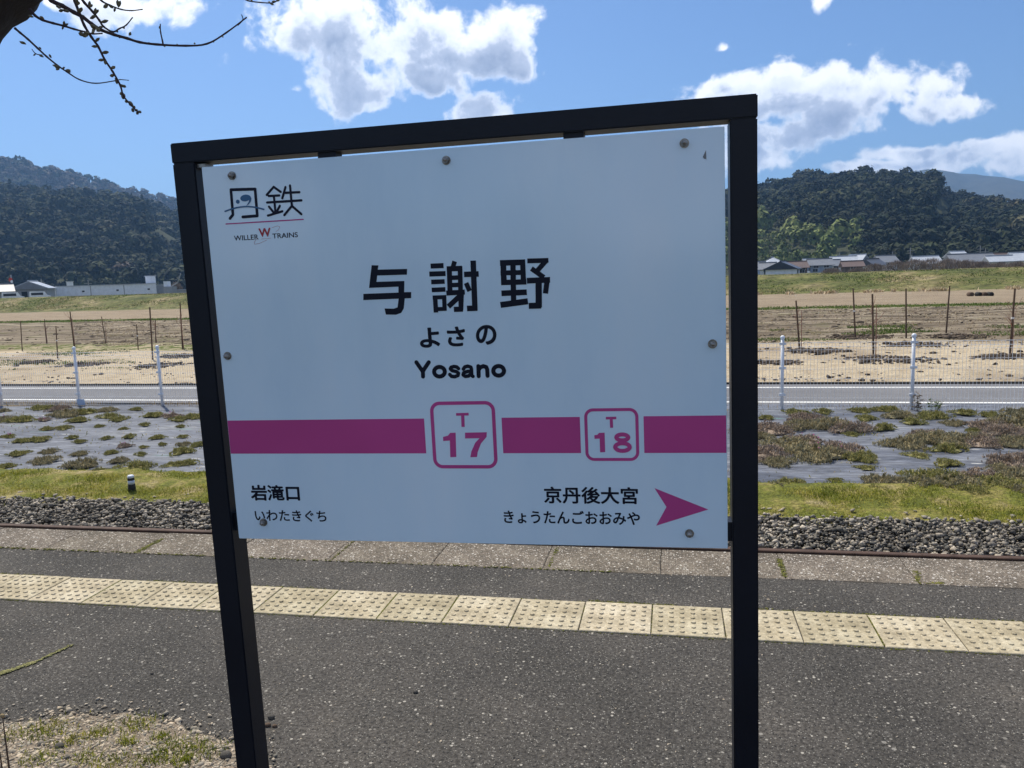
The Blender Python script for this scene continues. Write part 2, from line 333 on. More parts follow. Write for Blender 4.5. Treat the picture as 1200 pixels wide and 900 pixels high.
bn = t.new('ShaderNodeBump', {'Strength': 1.0, 'Distance': .22}); t.l.new(fn, bn.inputs['Height']); t.l.new(bn.outputs[0], b.inputs['Normal'])
fieldm = m
# near field part is finely uneven, the far part coarse; one mesh
xs = np.concatenate([np.array([-12000, -5000, -2000, -800, -300, -120]), np.linspace(-70, 40, 111), np.array([80, 200, 600, 1500, 4000, 12000])])
ys = np.concatenate([np.array([-3000, -800, -200, -40, -8, 4, 7.8, 8.2]), np.linspace(15.5, 30, 60), np.linspace(31, 80, 60), np.array([100, 130, 200, 400, 900, 2000, 5000, 12000])])
gx, gy = np.meshgrid(xs, ys); gz = np.full(gx.shape, ZG-.03)
gz[(gy < 8.0) & (gy > -9)] -= .3
for i in range(gx.shape[0]):
    for j in range(gx.shape[1]):
        if 16.5 < gy[i, j] < 80 and abs(gx[i, j]) < 71: gz[i, j] += .06+.05*mnoise.fractal(Vector((gx[i, j]*.6, gy[i, j]*1.1, 0)), 1, 2, 4)
n0, n1 = gx.shape; idx = np.arange(n0*n1).reshape(n0, n1)
gf = np.stack([idx[:-1, :-1], idx[:-1, 1:], idx[1:, 1:], idx[1:, :-1]], -1).reshape(-1, 4)
ground = link('ground', npmesh('ground', np.stack([gx, gy, gz], -1).reshape(-1, 3), gf), fieldm); tag(ground, kind='structure')

strip('road', .42, 2.95, ZG+.035, roadm)
strip('road_marking', .70, .81, ZG+.039, linem); strip('road_marking', 2.42, 2.52, ZG+.039, linem)
o = MB(); 
for k in range(40):
    x0 = -34+k*1.4; o.box(x0, x0+1.39, -.05, .05, 0, .065)
ed = o.build('road_kerb', blackm); ed.location = (0, fence_y(0)+2.98, ZG); ed.rotation_euler.z = math.atan(-.039); tag(ed, kind='structure')

# weed sheet, uneven
xs = np.linspace(-20, 12, 180); ys = np.linspace(8.0, 13.4, 50); gx, gy = np.meshgrid(xs, ys); gz = np.zeros(gx.shape)
for i in range(gx.shape[0]):
    for j in range(gx.shape[1]):
        gz[i, j] = ZG+.045+.022*mnoise.fractal(Vector((gx[i, j]*.9, gy[i, j]*3.5, 3)), 1, 2, 4)
n0, n1 = gx.shape; idx = np.arange(n0*n1).reshape(n0, n1); gf = np.stack([idx[:-1, :-1], idx[:-1, 1:], idx[1:, 1:], idx[1:, :-1]], -1).reshape(-1, 4)
ws = link('weed_sheet', npmesh('weed_sheet', np.stack([gx, gy, gz], -1).reshape(-1, 3), gf), sheetm, smooth=True); tag(ws, kind='structure')
# turf strip and ballast bed
def rough_strip(name, x0, x1, y0, y1, nx, ny, z, amp, m, fq=2.0, edge=None):
    xs = np.linspace(x0, x1, nx); V = []
    for j in range(ny):
        for x in xs:
            a = y0 if edge is None else y0; bb = y1 + (edge(x) if edge else 0); y = a+(bb-a)*j/(ny-1)
            V.append((x, y, (z(x, y) if callable(z) else z)+amp*mnoise.fractal(Vector((x*fq, y*fq, 9)), 1, 2, 4)))
    idx = np.arange(nx*ny).reshape(ny, nx); gf = np.stack([idx[:-1, :-1], idx[:-1, 1:], idx[1:, 1:], idx[1:, :-1]], -1).reshape(-1, 4)
    o = link(name, npmesh(name, V, gf), m, smooth=True); return tag(o, kind='structure')
def gedge(x): return .16*mnoise.noise(Vector((x*1.3, 0, 0)))+.10*mnoise.noise(Vector((x*4, 5, 0))) + (-.02-.018*(x-.8) if x > .8 else 0)
rough_strip('grass_verge', -20, 12, 6.98, 8.28, 300, 14, lambda x, y: ZG+.02+.075*min(1, max(0, (y-7.3)/.7)), .02, turf, 3, gedge)
def bz(x, y): return ZG-.105+max(0, min(.13, (y-6.55)*.24))
rough_strip('ballast_bed', -20, 12, 4.4, 7.25, 120, 24, bz, .01, bedm)

# ---------------------------------------------------------------- platform
plat = MB().box(-26, 16, -9, 3.93, ZG-.25, 0.0).box(-26, 16, 3.93, 4.17, ZG-.25, -.03).build('platform', dark_asphalt); tag(plat, kind='structure')
sb = MB().bbox(-.2988, .2988, 0, .36, -.029, .0032, .003).build('edge_slab', agg, plat); sb.location = (-12.04+.6*5, 3.87, 0)
slab_protos = [sb]
for k in range(-13, 18):
    s_ = sb if k == -13 else sb.copy()
    if k > -13: COL.objects.link(s_); s_.parent = plat
    s_.location = (.53+.3+.6*k, 3.872+random.uniform(-.001, .001), random.uniform(-.002, .002)); s_.rotation_euler = (random.uniform(-.002, .002), 0, random.uniform(-.001, .001))
# tactile tiles: 0.3 m, bumps cast on
def tile_mesh(seed):
    rr = random.Random(seed); o = MB().bbox(-.1492, .1492, -.1505, .1505, -.02, .0065, .0025)
    for i in range(6):
        for j in range(6):
            x = (i-2.5)*.046+rr.uniform(-.001, .001); y = (j-2.5)*.047; h = .0062+rr.uniform(-.002, .0005)
            n = 8; V = [(x+.0118*math.cos(a), y+.0118*math.sin(a), .0063) for a in [2*math.pi*q/n for q in range(n)]]
            V += [(x+.0095*math.cos(a), y+.0095*math.sin(a), .0063+h) for a in [2*math.pi*q/n for q in range(n)]]
            o.add(V, [(q, (q+1) % n, n+(q+1) % n, n+q) for q in range(n)]+[tuple(n+q for q in range(n))])
    return o
tprot = None; tx0 = -.705
for k in range(-26, 20):
    if tprot is None: o = tprot = tile_mesh(1).build('tactile_tile', tilem, plat)
    else: o = tprot.copy(); COL.objects.link(o); o.parent = plat
    o.location = (tx0+.15+.3035*k, 3.335+random.uniform(-.002, .002), random.uniform(-.001, .001)); o.rotation_euler = (random.uniform(-.004, .004), random.uniform(-.004, .004), random.uniform(-.006, .006)+(math.pi if k % 2 else 0))
# moss lumps in joints and cracks
def lumps(name, P, s, m, parent=None, flat=.5):
    P = np.array(P); s = np.asarray(s); V, Fs = scatter(STB, IF, P, np.stack([s, s, s*flat], 1)*rng.uniform(.7, 1.3, (len(P), 1)), tilt=.2)
    return tag(link(name, npmesh(name, V, Fs), m, parent), kind='stuff')
def along(a, b_, n, wid, z=.004): 
    u = rng.uniform(0, 1, n); a = np.array(a); b_ = np.array(b_); p = a+(b_-a)*u[:, None]+rng.normal(0, wid, (n, 2)); return np.column_stack([p, np.full(n, z)])
P = []
for k in range(-26, 20):
    x = tx0+.3035*k; dens_ = {-9: 260, -7: 200, -5: 150, -3: 340, -2: 420, -1: 200, 2: 60, 5: 200, -4: 30, 0: 20}.get(k, 25 if k % 2 else 0)
    if dens_: P.append(along((x, 3.20), (x, 3.47), dens_, .0028))
P.append(along((-8, 3.488), (5, 3.488), 1500, .004, .002)); P.append(along((-8, 3.182), (5, 3.182), 1400, .004, .001))
for x, w in ((-2.2, .5), (-.2, .2), (.6, .35), (1.3, .5), (-3.6, .3)): P.append(along((x-w, 3.495), (x+w, 3.495), 260, .009, .002))
P = np.concatenate(P); lumps('joint_moss', P, rng.uniform(.002, .0055, len(P)), moss, plat)
P = [along((-3.04, 3.885), (-3.04, 4.12), 260, .010), along((.53, 3.9), (.53, 4.15), 200, .007), along((1.13, 3.88), (1.16, 4.05), 90, .008), along((1.16, 3.885), (1.24, 3.90), 60, .006),
     along((-1.84, 3.9), (-1.84, 4.2), 60, .004), along((-.64, 3.9), (-.64, 4.2), 50, .004), along((-3.4, 3.875), (-.3, 3.875), 420, .006), along((-6, 3.875), (-3.4, 3.878), 500, .007)]
P = np.concatenate(P); lumps('joint_moss', P, rng.uniform(.003, .007, len(P)), moss, plat)
a = onz(0, 791, 0)[:2]; c1 = onz(40, 777, 0)[:2]; c2 = onz(84, 757, 0)[:2]; e0 = onz(-60, 806, 0)[:2]
P = np.concatenate([along(e0, a, 160, .007), along(a, c1, 230, .006), along(c1, c2, 120, .004)]); lumps('crack_moss', P, rng.uniform(.003, .007, len(P)), moss_pale, plat)
# worn pale patch and pebbles scattered on the asphalt
N = 2600; P = np.column_stack([rng.uniform(-4.5, 2.6, N), rng.uniform(1.7, 3.88, N), np.full(N, .001)])
V, Fs = scatter(STB, IF, P, np.abs(rng.normal(.0022, .0013, (N, 1)))*np.array([[1, 1, .7]])+.001); tag(link('loose_grit', npmesh('loose_grit', V, Fs), gravm), kind='stuff')

# dirt patch at the lower left
pts = [onz(x, y, 0)[:2] for x, y in [(-150, 842), (0, 850), (60, 842), (105, 838), (150, 838), (190, 846), (222, 858), (262, 868), (300, 884), (305, 910), (300, 960), (-200, 960)]]
cx = np.mean([p[0] for p in pts]); cy = np.mean([p[1] for p in pts])
from mathutils.geometry import intersect_point_tri_2d
poly = [(float(p[0]), float(p[1])) for p in pts]
def inpoly(x, y, g=0.0):
    c = False; n = len(poly)
    for i in range(n):
        x1, y1 = poly[i]; x2, y2 = poly[(i+1) % n]
        if (y1 > y) != (y2 > y) and x < (x2-x1)*(y-y1)/(y2-y1)+x1: c = not c
    return c
def jag(poly, n=8):
    out = []
    for i in range(len(poly)):
        a = np.array(poly[i]); b_ = np.array(poly[(i+1) % len(poly)])
        for k in range(n): 
            p = a+(b_-a)*k/n; out.append((p[0]+.02*mnoise.noise(Vector((p[0]*14, p[1]*14, 1))), p[1]+.03*mnoise.noise(Vector((p[0]*14, p[1]*14, 7)))))
    return out
dj = jag(poly); dp = MB().add([(x, y, .004) for x, y in dj], [tuple(range(len(dj)))][:1]).build('dirt_patch', dirt, plat); tag(dp, kind='stuff')
Q = []
while len(Q) < 9000:
    x = rng.uniform(-2.6, -.3); y = rng.uniform(1.7, 2.6)
    if inpoly(x, y) or (inpoly(x+rng.normal(0, .05), y-abs(rng.normal(0, .05))) and rng.random() < .6): Q.append((x, y, .004))
Q = np.array(Q); V, Fs = scatter(STB, IF, Q, np.clip(np.abs(rng.lognormal(-5.35, .45, (len(Q), 1))), .002, .014)*np.array([[1, 1, .7]])); tag(link('loose_gravel', npmesh('loose_gravel', V, Fs), gravm), kind='stuff')
T = []
for (x, y, r_, n) in [(250, 884, 12, 30), (130, 895, 20, 50), (50, 890, 18, 40), (180, 892, 16, 40), (160, 852, 16, 60), (115, 862, 12, 40), (60, 858, 20, 60), (205, 878, 20, 70), (150, 872, 8, 30), (85, 870, 10, 30), (100, 890, 14, 30), (215, 893, 12, 50), (190, 866, 8, 25), (22, 862, 18, 30), (235, 876, 8, 20)]:
    c0 = onz(x, y, 0)
    for k in range(n*3): T.append((c0[0]+rng.normal(0, r_/500), c0[1]+rng.normal(0, r_/560), .004))
T = np.array(T); V, Fs = blades(T, rng.uniform(.008, .028, len(T)), rng.uniform(.002, .004, len(T)), 1.2); tag(link('grass_tufts', npmesh('grass_tufts', V, Fs), grassm), kind='stuff')
# named stones
darkst = mat('dark_stone', [(0, (.045, .04, .034)), (1, (.11, .10, .085))], 40, 4, .85, .001, 200)
for (x, y, s, lab) in [(318, 842, .013, 'dark rounded pebble just right of the left sign post'), (314, 851, .011, 'flat rust brown pebble below the dark pebble by the left sign post'),
                       (322, 852, .009, 'small reddish brown pebble rightmost beside the left sign post'),
                       (70, 877, .017, 'grey half buried stone in the gravel patch'), (42, 892, .012, 'small dark stone near the bottom edge of the gravel patch'),
                       (265, 888, .02, 'mossy dark lump at the foot side of the left sign post'), (487, 812, .010, 'small black chip on the asphalt below the sign'),
                       (178, 790, .007, 'tiny black chip on the asphalt left of the sign post')]:
    p = onz(x, y, .0); V = STB[int(rng.integers(8))]*[s, s*.85, s*.75]
    V = (IV2*(1+.13*np.array([mnoise.noise(Vector(v*1.7)+Vector((x, y, 0))) for v in IV2]))[:, None])*[s, s*.8, s*.7]
    o = link('pebble', npmesh('pebble', V, IF2), darkst if 'brown' not in lab else woodstake); o.location = (p[0], p[1], s*.45); tag(o, lab, 'stone')

# ---------------------------------------------------------------- track
trk = empty('railway_track', (0, 6.50, ZG-.168)); tag(trk, 'single railway track with brown rusty rail running along the platform', 'railway track')
prof = [(-.060, 0), (-.060, .012), (-.012, .028), (-.008, .108), (-.032, .120), (-.032, .146), (-.026, .152), (.026, .152), (.032, .146), (.032, .120), (.008, .108), (.012, .028), (.060, .012), (.060, 0)]
for yy_, nm in ((0, 'rail'), (-1.067, 'rail')):
    n = len(prof); joints = [-20, -.0+1.9, 14]
    for a_, b_ in zip(joints[:-1], joints[1:]):
        V = [(a_+.002, yy_+p[0], p[1]) for p in prof]+[(b_-.002, yy_+p[0], p[1]) for p in prof]
        r_ = MB().add(V, [(i, (i+1) % n, n+(i+1) % n, n+i) for i in range(n)]+[tuple(range(n-1, -1, -1)), tuple(range(n, 2*n))]).build('rail', railm, trk)
        r_.data.materials.append(railtop)
        for p in r_.data.polygons:
            if p.normal.z > .5 and p.center.z > .147: p.material_index = 1
# ballast
N = 34000; X = rng.uniform(-13, 7, N); Y = rng.uniform(4.45, 7.32, N)
keep = (np.abs(Y-6.5) > .055) & (np.abs(Y-5.433) > .055) & (Y < 7.03+.12*np.array([mnoise.noise(Vector((x*2.3, 1, 2))) for x in X])+rng.uniform(0, .1, N)) & ((Y > 6.45) | (rng.random(N) < .45))
X = X[keep]; Y = Y[keep]; Z = np.array([bz(x, y) for x, y in zip(X, Y)])+rng.uniform(0, .035, len(X))
s = rng.lognormal(-4.1, .3, (len(X), 1))*np.array([[1, 1, 1.0]])
V, Fs = scatter(STB, IF, np.column_stack([X, Y, Z]), s); tag(link('ballast', npmesh('ballast', V, Fs), ballm), kind='stuff')
# extra ballast where the visible shoulder is
N = 24000; X = rng.uniform(-9.5, 4.5, N); Y = rng.uniform(6.56, 7.10, N); Z = np.array([bz(x, y) for x, y in zip(X, Y)])+rng.uniform(.015, .075, N)
V, Fs = scatter(STB, IF, np.column_stack([X, Y, Z]), rng.lognormal(-4.2, .34, (N, 1))*np.ones((1, 3))); tag(link('ballast', npmesh('ballast', V, Fs), ballm), kind='stuff')

# grass verge blades
N = 120000; X = rng.uniform(-10, 5, N); Y = rng.uniform(7.03, 8.5, N)
dn = np.array([mnoise.noise(Vector((x*1.6, y*3, 4))) for x, y in zip(X, Y)]); ed = np.array([gedge(x) for x in X])
keep = (Y < 8.30+ed) & (Y > 7.12+.08*np.sin(X*3)+rng.uniform(-.06, .06, N)) & (rng.random(N) < .55+dn)
X, Y, dn = X[keep], Y[keep], dn[keep]; hh = rng.uniform(.014, .038, len(X))*(1+dn*.8)
V, Fs = blades(np.column_stack([X, Y, ZG+.015+.075*np.clip((Y-7.3)/.7, 0, 1)]), hh, rng.uniform(.003, .007, len(X)), 1.3); tag(link('verge_grass', npmesh('verge_grass', V, Fs), grassm), kind='stuff')
N = 350; P = np.column_stack([rng.uniform(-9, 4.5, N), rng.uniform(7.15, 8.3, N), np.full(N, ZG+.04)])
V, Fs = scatter(STB, IF, P, rng.uniform(.012, .035, (N, 1))*np.array([[1, 1, .6]]), tilt=.3); tag(link('verge_stones', npmesh('verge_stones', V, Fs), gravm), kind='stuff')
# longer dry and green grass along the fence foot
N = 9000; X = rng.uniform(-16, 9, N); lf = (X < -1) | (rng.random(N) < .35); X = X[lf]; Y = np.array([fence_y(x) for x in X])+rng.normal(.12, .10, len(X)); c_ = np.array([mnoise.noise(Vector((x*.8, 2, 8))) for x in X]); k_ = rng.random(len(X)) < .5+c_
X, Y = X[k_], Y[k_]; V, Fs = blades(np.column_stack([X, Y, np.full(len(X), ZG+.03)]), rng.uniform(.03, .11, len(X)), rng.uniform(.005, .010, len(X)), 1.0)
tag(link('fence_foot_grass', npmesh('fence_foot_grass', V, Fs), strawm), kind='stuff')

# ---------------------------------------------------------------- moss phlox clumps
def clump_mesh(nm, m, n, seed, spiky=1.0):
    r_ = np.random.default_rng(seed); a = r_.uniform(0, 2*np.pi, n); q = np.sqrt(r_.uniform(0, 1, n)); rad = 1+.28*np.sin(a*3+seed)+.16*np.sin(a*5+seed*2)
    lump = np.array([mnoise.fractal(Vector((u*3.2, v*3.2, seed*3.1)), 1, 2, 3) for u, v in zip(q*np.cos(a), q*np.sin(a))])
    x = q*np.cos(a)*rad; y = q*np.sin(a)*rad; z = (.34*(1-q**2.6)*np.clip(.62+.75*lump, .12, 1.4)*r_.uniform(.45, 1.05, n))
    keep = (lump > -.16) | (q < .25); x, y, z = x[keep], y[keep], z[keep]; n = len(x)
    P_ = np.column_stack([x, y, z*.9]); V, Fs = blades(P_, r_.uniform(.05, .15, n)*spiky, r_.uniform(.02, .05, n), 1.5)
    # ragged low body under the leaves
    B = IV3.copy(); aa = np.arctan2(B[:, 1], B[:, 0]); rr_ = 1+.28*np.sin(aa*3+seed)+.16*np.sin(aa*5+seed*2); B[:, 0] *= rr_*.72; B[:, 1] *= rr_*.72; B[:, 2] = np.clip(B[:, 2], -.05, 1)*.09*(1+r_.uniform(-.45, .45, len(B)))
    V = np.concatenate([V, B]); Fs = np.concatenate([Fs, IF3+len(V)-len(B)]); me = npmesh(nm, V, Fs); me.materials.append(m); return me
CM = {'brown': [clump_mesh('phlox_brown', phA, 2600, 3), clump_mesh('phlox_brown', phA, 2600, 8)],
      'green': [clump_mesh('phlox_green', phB, 2400, 5), clump_mesh('phlox_green', phB, 2400, 11)],
      'purple': [clump_mesh('phlox_purple', phC, 2600, 6), clump_mesh('phlox_purple', phC, 2600, 9)]}
CNAME = {'brown': 'brownish', 'green': 'yellow green', 'purple': 'purplish grey'}
CLUMPS = []
def clump(px, py, rx, colr, hs=1.0, flowers=0):
    p = onz(px, py, ZG+.06); Zd = float(np.dot(p-CAM, FW)); r_ = rx/FPX*Zd
    me = random.choice(CM[colr]); o = bpy.data.objects.new('phlox_clump', me); COL.objects.link(o)
    o.location = (p[0], p[1], ZG+.055); o.scale = (r_, r_*random.uniform(.7, 1.0), min(r_*.9, .34)*hs*random.uniform(.85, 1.25)+.06); o.rotation_euler.z = random.uniform(0, 6.28)
    size = 'large' if rx > 26 else 'medium' if rx > 13 else 'small'
    side = 'left of sign' if px < 240 else 'right of sign' if px > 885 else 'behind sign'
    row = 'by the fence' if p[1] > 11.9 else 'at the grass edge' if p[1] < 8.9 else 'in near rows' if p[1] < 10 else 'in middle rows'
    o['group'] = 'moss phlox clumps on the weed sheet'; o['category'] = 'plant'; CLUMPS.append((size, CNAME[colr] + (' pink-flowered' if flowers else ''), row, side, px, o))
    if flowers:
        Pf = []
        for k in range(flowers): 
            a = rng.uniform(0, 6.28); q = rng.uniform(0, .7); Pf.append((math.cos(a)*q, math.sin(a)*q, .34*(1-q*q)+.05))
        Pf = np.array(Pf); s_ = np.full((len(Pf), 3), .012)/np.array(o.scale)
        V, Fs = scatter([IV*[1, 1, .5]], IF, Pf, s_*rng.uniform(.7, 1.2, (len(Pf), 1)), tilt=0); f = link('flower', npmesh('flower', V, Fs), pinkm, o); tag(f, kind='stuff')
    return o
for a in [(902, 505, 34, 'purple'), (925, 522, 30, 'brown'), (893, 533, 30, 'purple'), (945, 518, 26, 'purple', 1, 3), (912, 543, 22, 'brown'), (958, 535, 34, 'brown', 1, 2), (985, 528, 28, 'purple', 1, 2), (1010, 537, 24, 'green'),
          (975, 500, 30, 'brown'), (995, 503, 26, 'purple'), (940, 500, 26, 'brown'), (998, 510, 10, 'green'), (932, 484, 16, 'green'), (945, 492, 24, 'purple'), (965, 483, 14, 'green'), (1010, 482, 13, 'green'), (1040, 481, 18, 'green'),
          (1015, 491, 15, 'green'), (1036, 502, 17, 'green'), (1055, 488, 20, 'brown'), (1070, 495, 15, 'green'), (1092, 489, 20, 'green'), (1118, 497, 14, 'brown'), (1060, 522, 26, 'brown'), (1100, 518, 36, 'brown'), (1085, 510, 24, 'purple'),
          (1110, 527, 22, 'green'), (1135, 515, 24, 'brown'), (1150, 520, 30, 'purple'), (1160, 500, 30, 'purple'), (1185, 498, 34, 'brown'), (1195, 485, 20, 'brown'), (1175, 508, 30, 'purple'), (1190, 520, 26, 'brown'), (1185, 542, 34, 'purple'),
          (1172, 550, 20, 'brown'), (1075, 534, 16, 'green', .6), (1110, 543, 18, 'green', .7), (1095, 562, 42, 'green'), (1080, 570, 30, 'brown'), (1120, 568, 34, 'brown'), (1150, 560, 34, 'purple'), (1175, 570, 36, 'green'), (1195, 560, 30, 'brown'),
          (1140, 578, 26, 'green'), (1195, 578, 22, 'brown'), (1036, 566, 26, 'brown'), (1030, 575, 18, 'green'), (926, 568, 22, 'green'), (912, 572, 14, 'brown'), (980, 563, 9, 'green', .6), (1015, 548, 12, 'green', .5), (1130, 484, 14, 'green'), (898, 490, 10, 'green'), (1160, 487, 12, 'green'),
          (1140, 505, 9, 'green'), (888, 512, 18, 'brown')]:
    clump(*a)
for a in [(52, 541, 19, 'brown', 1.0), (97, 545, 20, 'brown'), (160, 549, 26, 'green'), (205, 545, 14, 'green'), (140, 540, 12, 'brown'), (213, 530, 17, 'green'), (220, 543, 14, 'green'), (22, 532, 12, 'green'), (58, 530, 11, 'brown'), (94, 532, 11, 'brown'), (130, 531, 9, 'green'),
          (165, 533, 9, 'green'), (146, 523, 10, 'purple', 1, 3), (152, 512, 10, 'green'), (45, 516, 13, 'green'), (25, 517, 10, 'green'), (85, 513, 7, 'green'), (93, 518, 8, 'green'), (125, 514, 7, 'green'), (185, 513, 9, 'green'), (214, 512, 7, 'green'), (215, 521, 9, 'brown'),
          (5, 492, 12, 'brown', 1, 2), (25, 493, 16, 'green'), (52, 492, 9, 'purple', 1, 3), (55, 503, 10, 'green'), (10, 512, 10, 'green', 1, 3), (75, 502, 12, 'green'), (48, 479, 14, 'green'), (80, 486, 20, 'brown'), (70, 480, 14, 'purple'), (100, 484, 14, 'green'), (92, 493, 12, 'green'), (125, 481, 12, 'brown'), (128, 489, 16, 'green'),
          (140, 492, 12, 'green'), (116, 500, 6, 'green'), (145, 503, 6, 'green'), (170, 498, 8, 'green'), (180, 487, 12, 'green'), (200, 488, 13, 'purple', 1, 4), (210, 492, 12, 'green'), (228, 489, 14, 'green'), (160, 480, 8, 'green'), (5, 482, 8, 'brown'), (212, 500, 6, 'green'), (168, 524, 7, 'green', .6), (7, 547, 12, 'green'),
          (232, 522, 10, 'green'), (118, 553, 12, 'green'), (190, 521, 6, 'green')]:
    clump(*a)
for k in range(36):     # the beds carry on behind the sign
    clump(random.uniform(290, 840), random.uniform(486, 560), random.uniform(10, 26), random.choice(['brown', 'green', 'purple']))

ORD = ['leftmost', 'second from left', 'third from left', 'fourth from left', 'fifth from left', 'sixth from left', 'seventh from left', 'eighth from left', 'ninth from left', 'tenth from left', 'eleventh from left', 'twelfth from left', 'thirteenth from left', 'fourteenth from left', 'fifteenth from left', 'sixteenth from left', 'seventeenth from left', 'eighteenth from left', 'nineteenth from left', 'twentieth from left']
from collections import defaultdict
gg_ = defaultdict(list)
for c_ in CLUMPS: gg_[c_[:4]].append(c_)
for key, lst in gg_.items():
    lst.sort(key=lambda q: q[4])
    for i, c_ in enumerate(lst):
        c_[5]['label'] = (f'{key[0]} {key[1]} phlox clump {key[2]} {key[3]}' if len(lst) == 1 else f'{ORD[i]} {key[0]} {key[1]} phlox clump {key[2]} {key[3]}')
N = 5200; X = rng.uniform(-16, 8, N); Y = rng.uniform(8.1, 12.8, N); dn = np.array([mnoise.noise(Vector((x*.9, y*1.7, 6))) for x, y in zip(X, Y)]); k_ = dn+rng.uniform(-.25, .25, N) > .12; X, Y = X[k_], Y[k_]
V, Fs = blades(np.column_stack([X, Y, np.full(len(X), ZG+.045)]), rng.uniform(.015, .05, len(X)), rng.uniform(.006, .016, len(X)), 1.8); tag(link('sheet_weeds', npmesh('sheet_weeds', V, Fs), phB), kind='stuff')
N = 1500; V, Fs = blades(np.column_stack([rng.uniform(-16, 8, N), rng.uniform(8.1, 12.9, N), np.full(N, ZG+.045)]), rng.uniform(.02, .05, N), rng.uniform(.006, .014, N), 2.2); tag(link('sheet_straw', npmesh('sheet_straw', V, Fs), strawm), kind='stuff')
# ---------------------------------------------------------------- fence
fen = empty('mesh_fence', (0, fence_y(0), ZG)); tag(fen, 'white steel wire mesh fence with round capped posts along the road', 'fence')
fen.rotation_euler.z = math.atan(-.039)
def fpost(x):
    p = MB().tube([(0, 0, 0), (0, 0, 1.15)], .026, 12).build('fence_post', galv, fen, True, (x, 0, 0)); return p
fp = None; xs_ = [1.67+1.872*k for k in range(-10, 5)]
for x in xs_:
    if fp is None:
        fp = fpost(x); cap = link('post_cap', npmesh('post_cap', IV2*.036, IF2), galv, fp, True); cap.location = (0, 0, 1.175)
        for z in (.28, .70, 1.08):
            cl = MB().box(-.05, .05, -.034, -.022, z-.018, z+.018).tube([(0, 0, z-.02), (0, 0, z+.02)], .031, 12).build('clamp', galv, fp)
    else: q_ = copy_tree(fp, fen); q_.location.x = x
wp = MB(); L = 1.872; r_ = .0029
for k in range(37):
    x = .01+k*L/37; wp.tube([(x, -.012, .06), (x, -.012, .98), (x, -.045, 1.03), (x, -.012, 1.09)], r_, 3, False)
for z in (.08, .23, .38, .53, .68, .83, .98, 1.09): wp.tube([(0, -.016, z), (L, -.016, z)], .0032 if z > 1.05 else .0022, 4, False)
wp.tube([(0, -.048, 1.03), (L, -.048, 1.03)], .003, 4, False); wp.tube([(0, -.016, .06), (L, -.016, .06)], .0035, 4, False)
w0 = None
for x in xs_[:-1]:
    if w0 is None: w0 = wp.build('wire_panel', galv, fen, loc=(x, 0, 0)); tag(w0, kind='stuff')
    else: w = w0.copy(); COL.objects.link(w); w.parent = fen; w.location.x = x
# pale blue plate leaning at the fence
plm = mat('pale_blue_plate', (.45, .55, .70), 8, 3, .5); p = onz(100, 475, ZG+.04)
pl = MB().box(-.085, .085, -.004, .004, 0, .12).tube([(-.06, .01, 0), (-.06, .01, .05)], .006, 6).build('small_plate', plm, loc=(p[0], p[1]-.1, ZG+.06)); pl.rotation_euler = (.15, 0, .05); tag(pl, 'small pale blue plate at the foot of a fence post left of the sign', 'plate')
# marker post in the verge
p = onz(155, 577, ZG+.03); mk = empty('marker_post', (p[0], p[1], ZG+.02)); tag(mk, 'short white marker post with black base and black band in the grass verge', 'post')
whm = mat('marker_white', (.62, .66, .74), 30, 3, .5)
MB().tube([(0, 0, 0), (0, 0, .105)], [.042, .040], 14).build('base', blackm, mk, True)
MB().tube([(0, 0, .105), (0, 0, .150)], .036, 14).build('reflector', whm, mk, True); MB().tube([(0, 0, .150), (0, 0, .176)], .037, 14).build('band', blackm, mk, True)
MB().tube([(0, 0, .176), (0, 0, .195), (0, 0, .207)], [.036, .036, .026], 14).build('cap', whm, mk, True)

# tall dried weed by the fence post, thin stalk at the lower left
weedm = mat('weed_leaf', [(0, (.09, .055, .025)), (1, (.20, .14, .06))], 20, 3, .8, island=.4, trans=.2)
def weed(name, x, y, zg, h, n, spread, leafm, lab, leafn=8, leafs=.02, sr=.0025):
    p = onz(x, y, zg); e = empty(name, (p[0], p[1], zg)); tag(e, lab, 'weed')
    st = MB(); LV = []
    for k in range(n):
        dx, dy = random.uniform(-spread, spread), random.uniform(-spread, spread)*.5; hh_ = h*random.uniform(.6, 1.0) if k else h
        pts_ = [(dx*.4, dy*.4, 0), (dx*.7, dy*.6, hh_*.5), (dx, dy, hh_)]; st.tube(pts_, [sr, sr*.8, sr*.4], 5)
        for q in range(leafn):
            u = random.uniform(.2, 1); LV.append((dx*(.4+.6*u)+random.gauss(0, leafs*.5), dy*u+random.gauss(0, leafs*.5), hh_*u))
    st.build('stem', woodstake, e)
    if LV:
        V, Fs = scatter([np.array([[-.5, 0, 0], [0, .18, .1], [.5, 0, -.1], [0, -.18, .1]])]*2, np.array([[0, 1, 2, 3]]), np.array(LV), np.full((len(LV), 3), leafs*1.6)*rng.uniform(.6, 1.3, (len(LV), 1)), tilt=.8)
        f = link('leaves', npmesh('leaves', V, Fs), leafm, e); tag(f, kind='stuff')
    return e
weed('dried_weed', 1073, 482, ZG+.04, .30, 4, .07, weedm, 'tall dried brown weed growing against a fence post right of the sign', 13, .035, .0035)
weed('green_weed', 1095, 481, ZG+.04, .16, 6, .22, grassg, 'low green weed sprawling just right of the dried brown weed', 14, .03, .003)
p0 = onz(14, 905, 0)
weed('dry_stalk', 14, 925, 0.0, .238, 1, .002, strawm, 'thin dry brown stalk with a round seed head rising from the gravel patch', 0, .004, .0034)
sh = link('seed_head', npmesh('seed_head', IV2*.0065*(1+rng.uniform(-.25, .25, (len(IV2), 1))), IF2), strawm, bpy.data.objects['dry_stalk']); sh.location = (0.0, 0, .241)
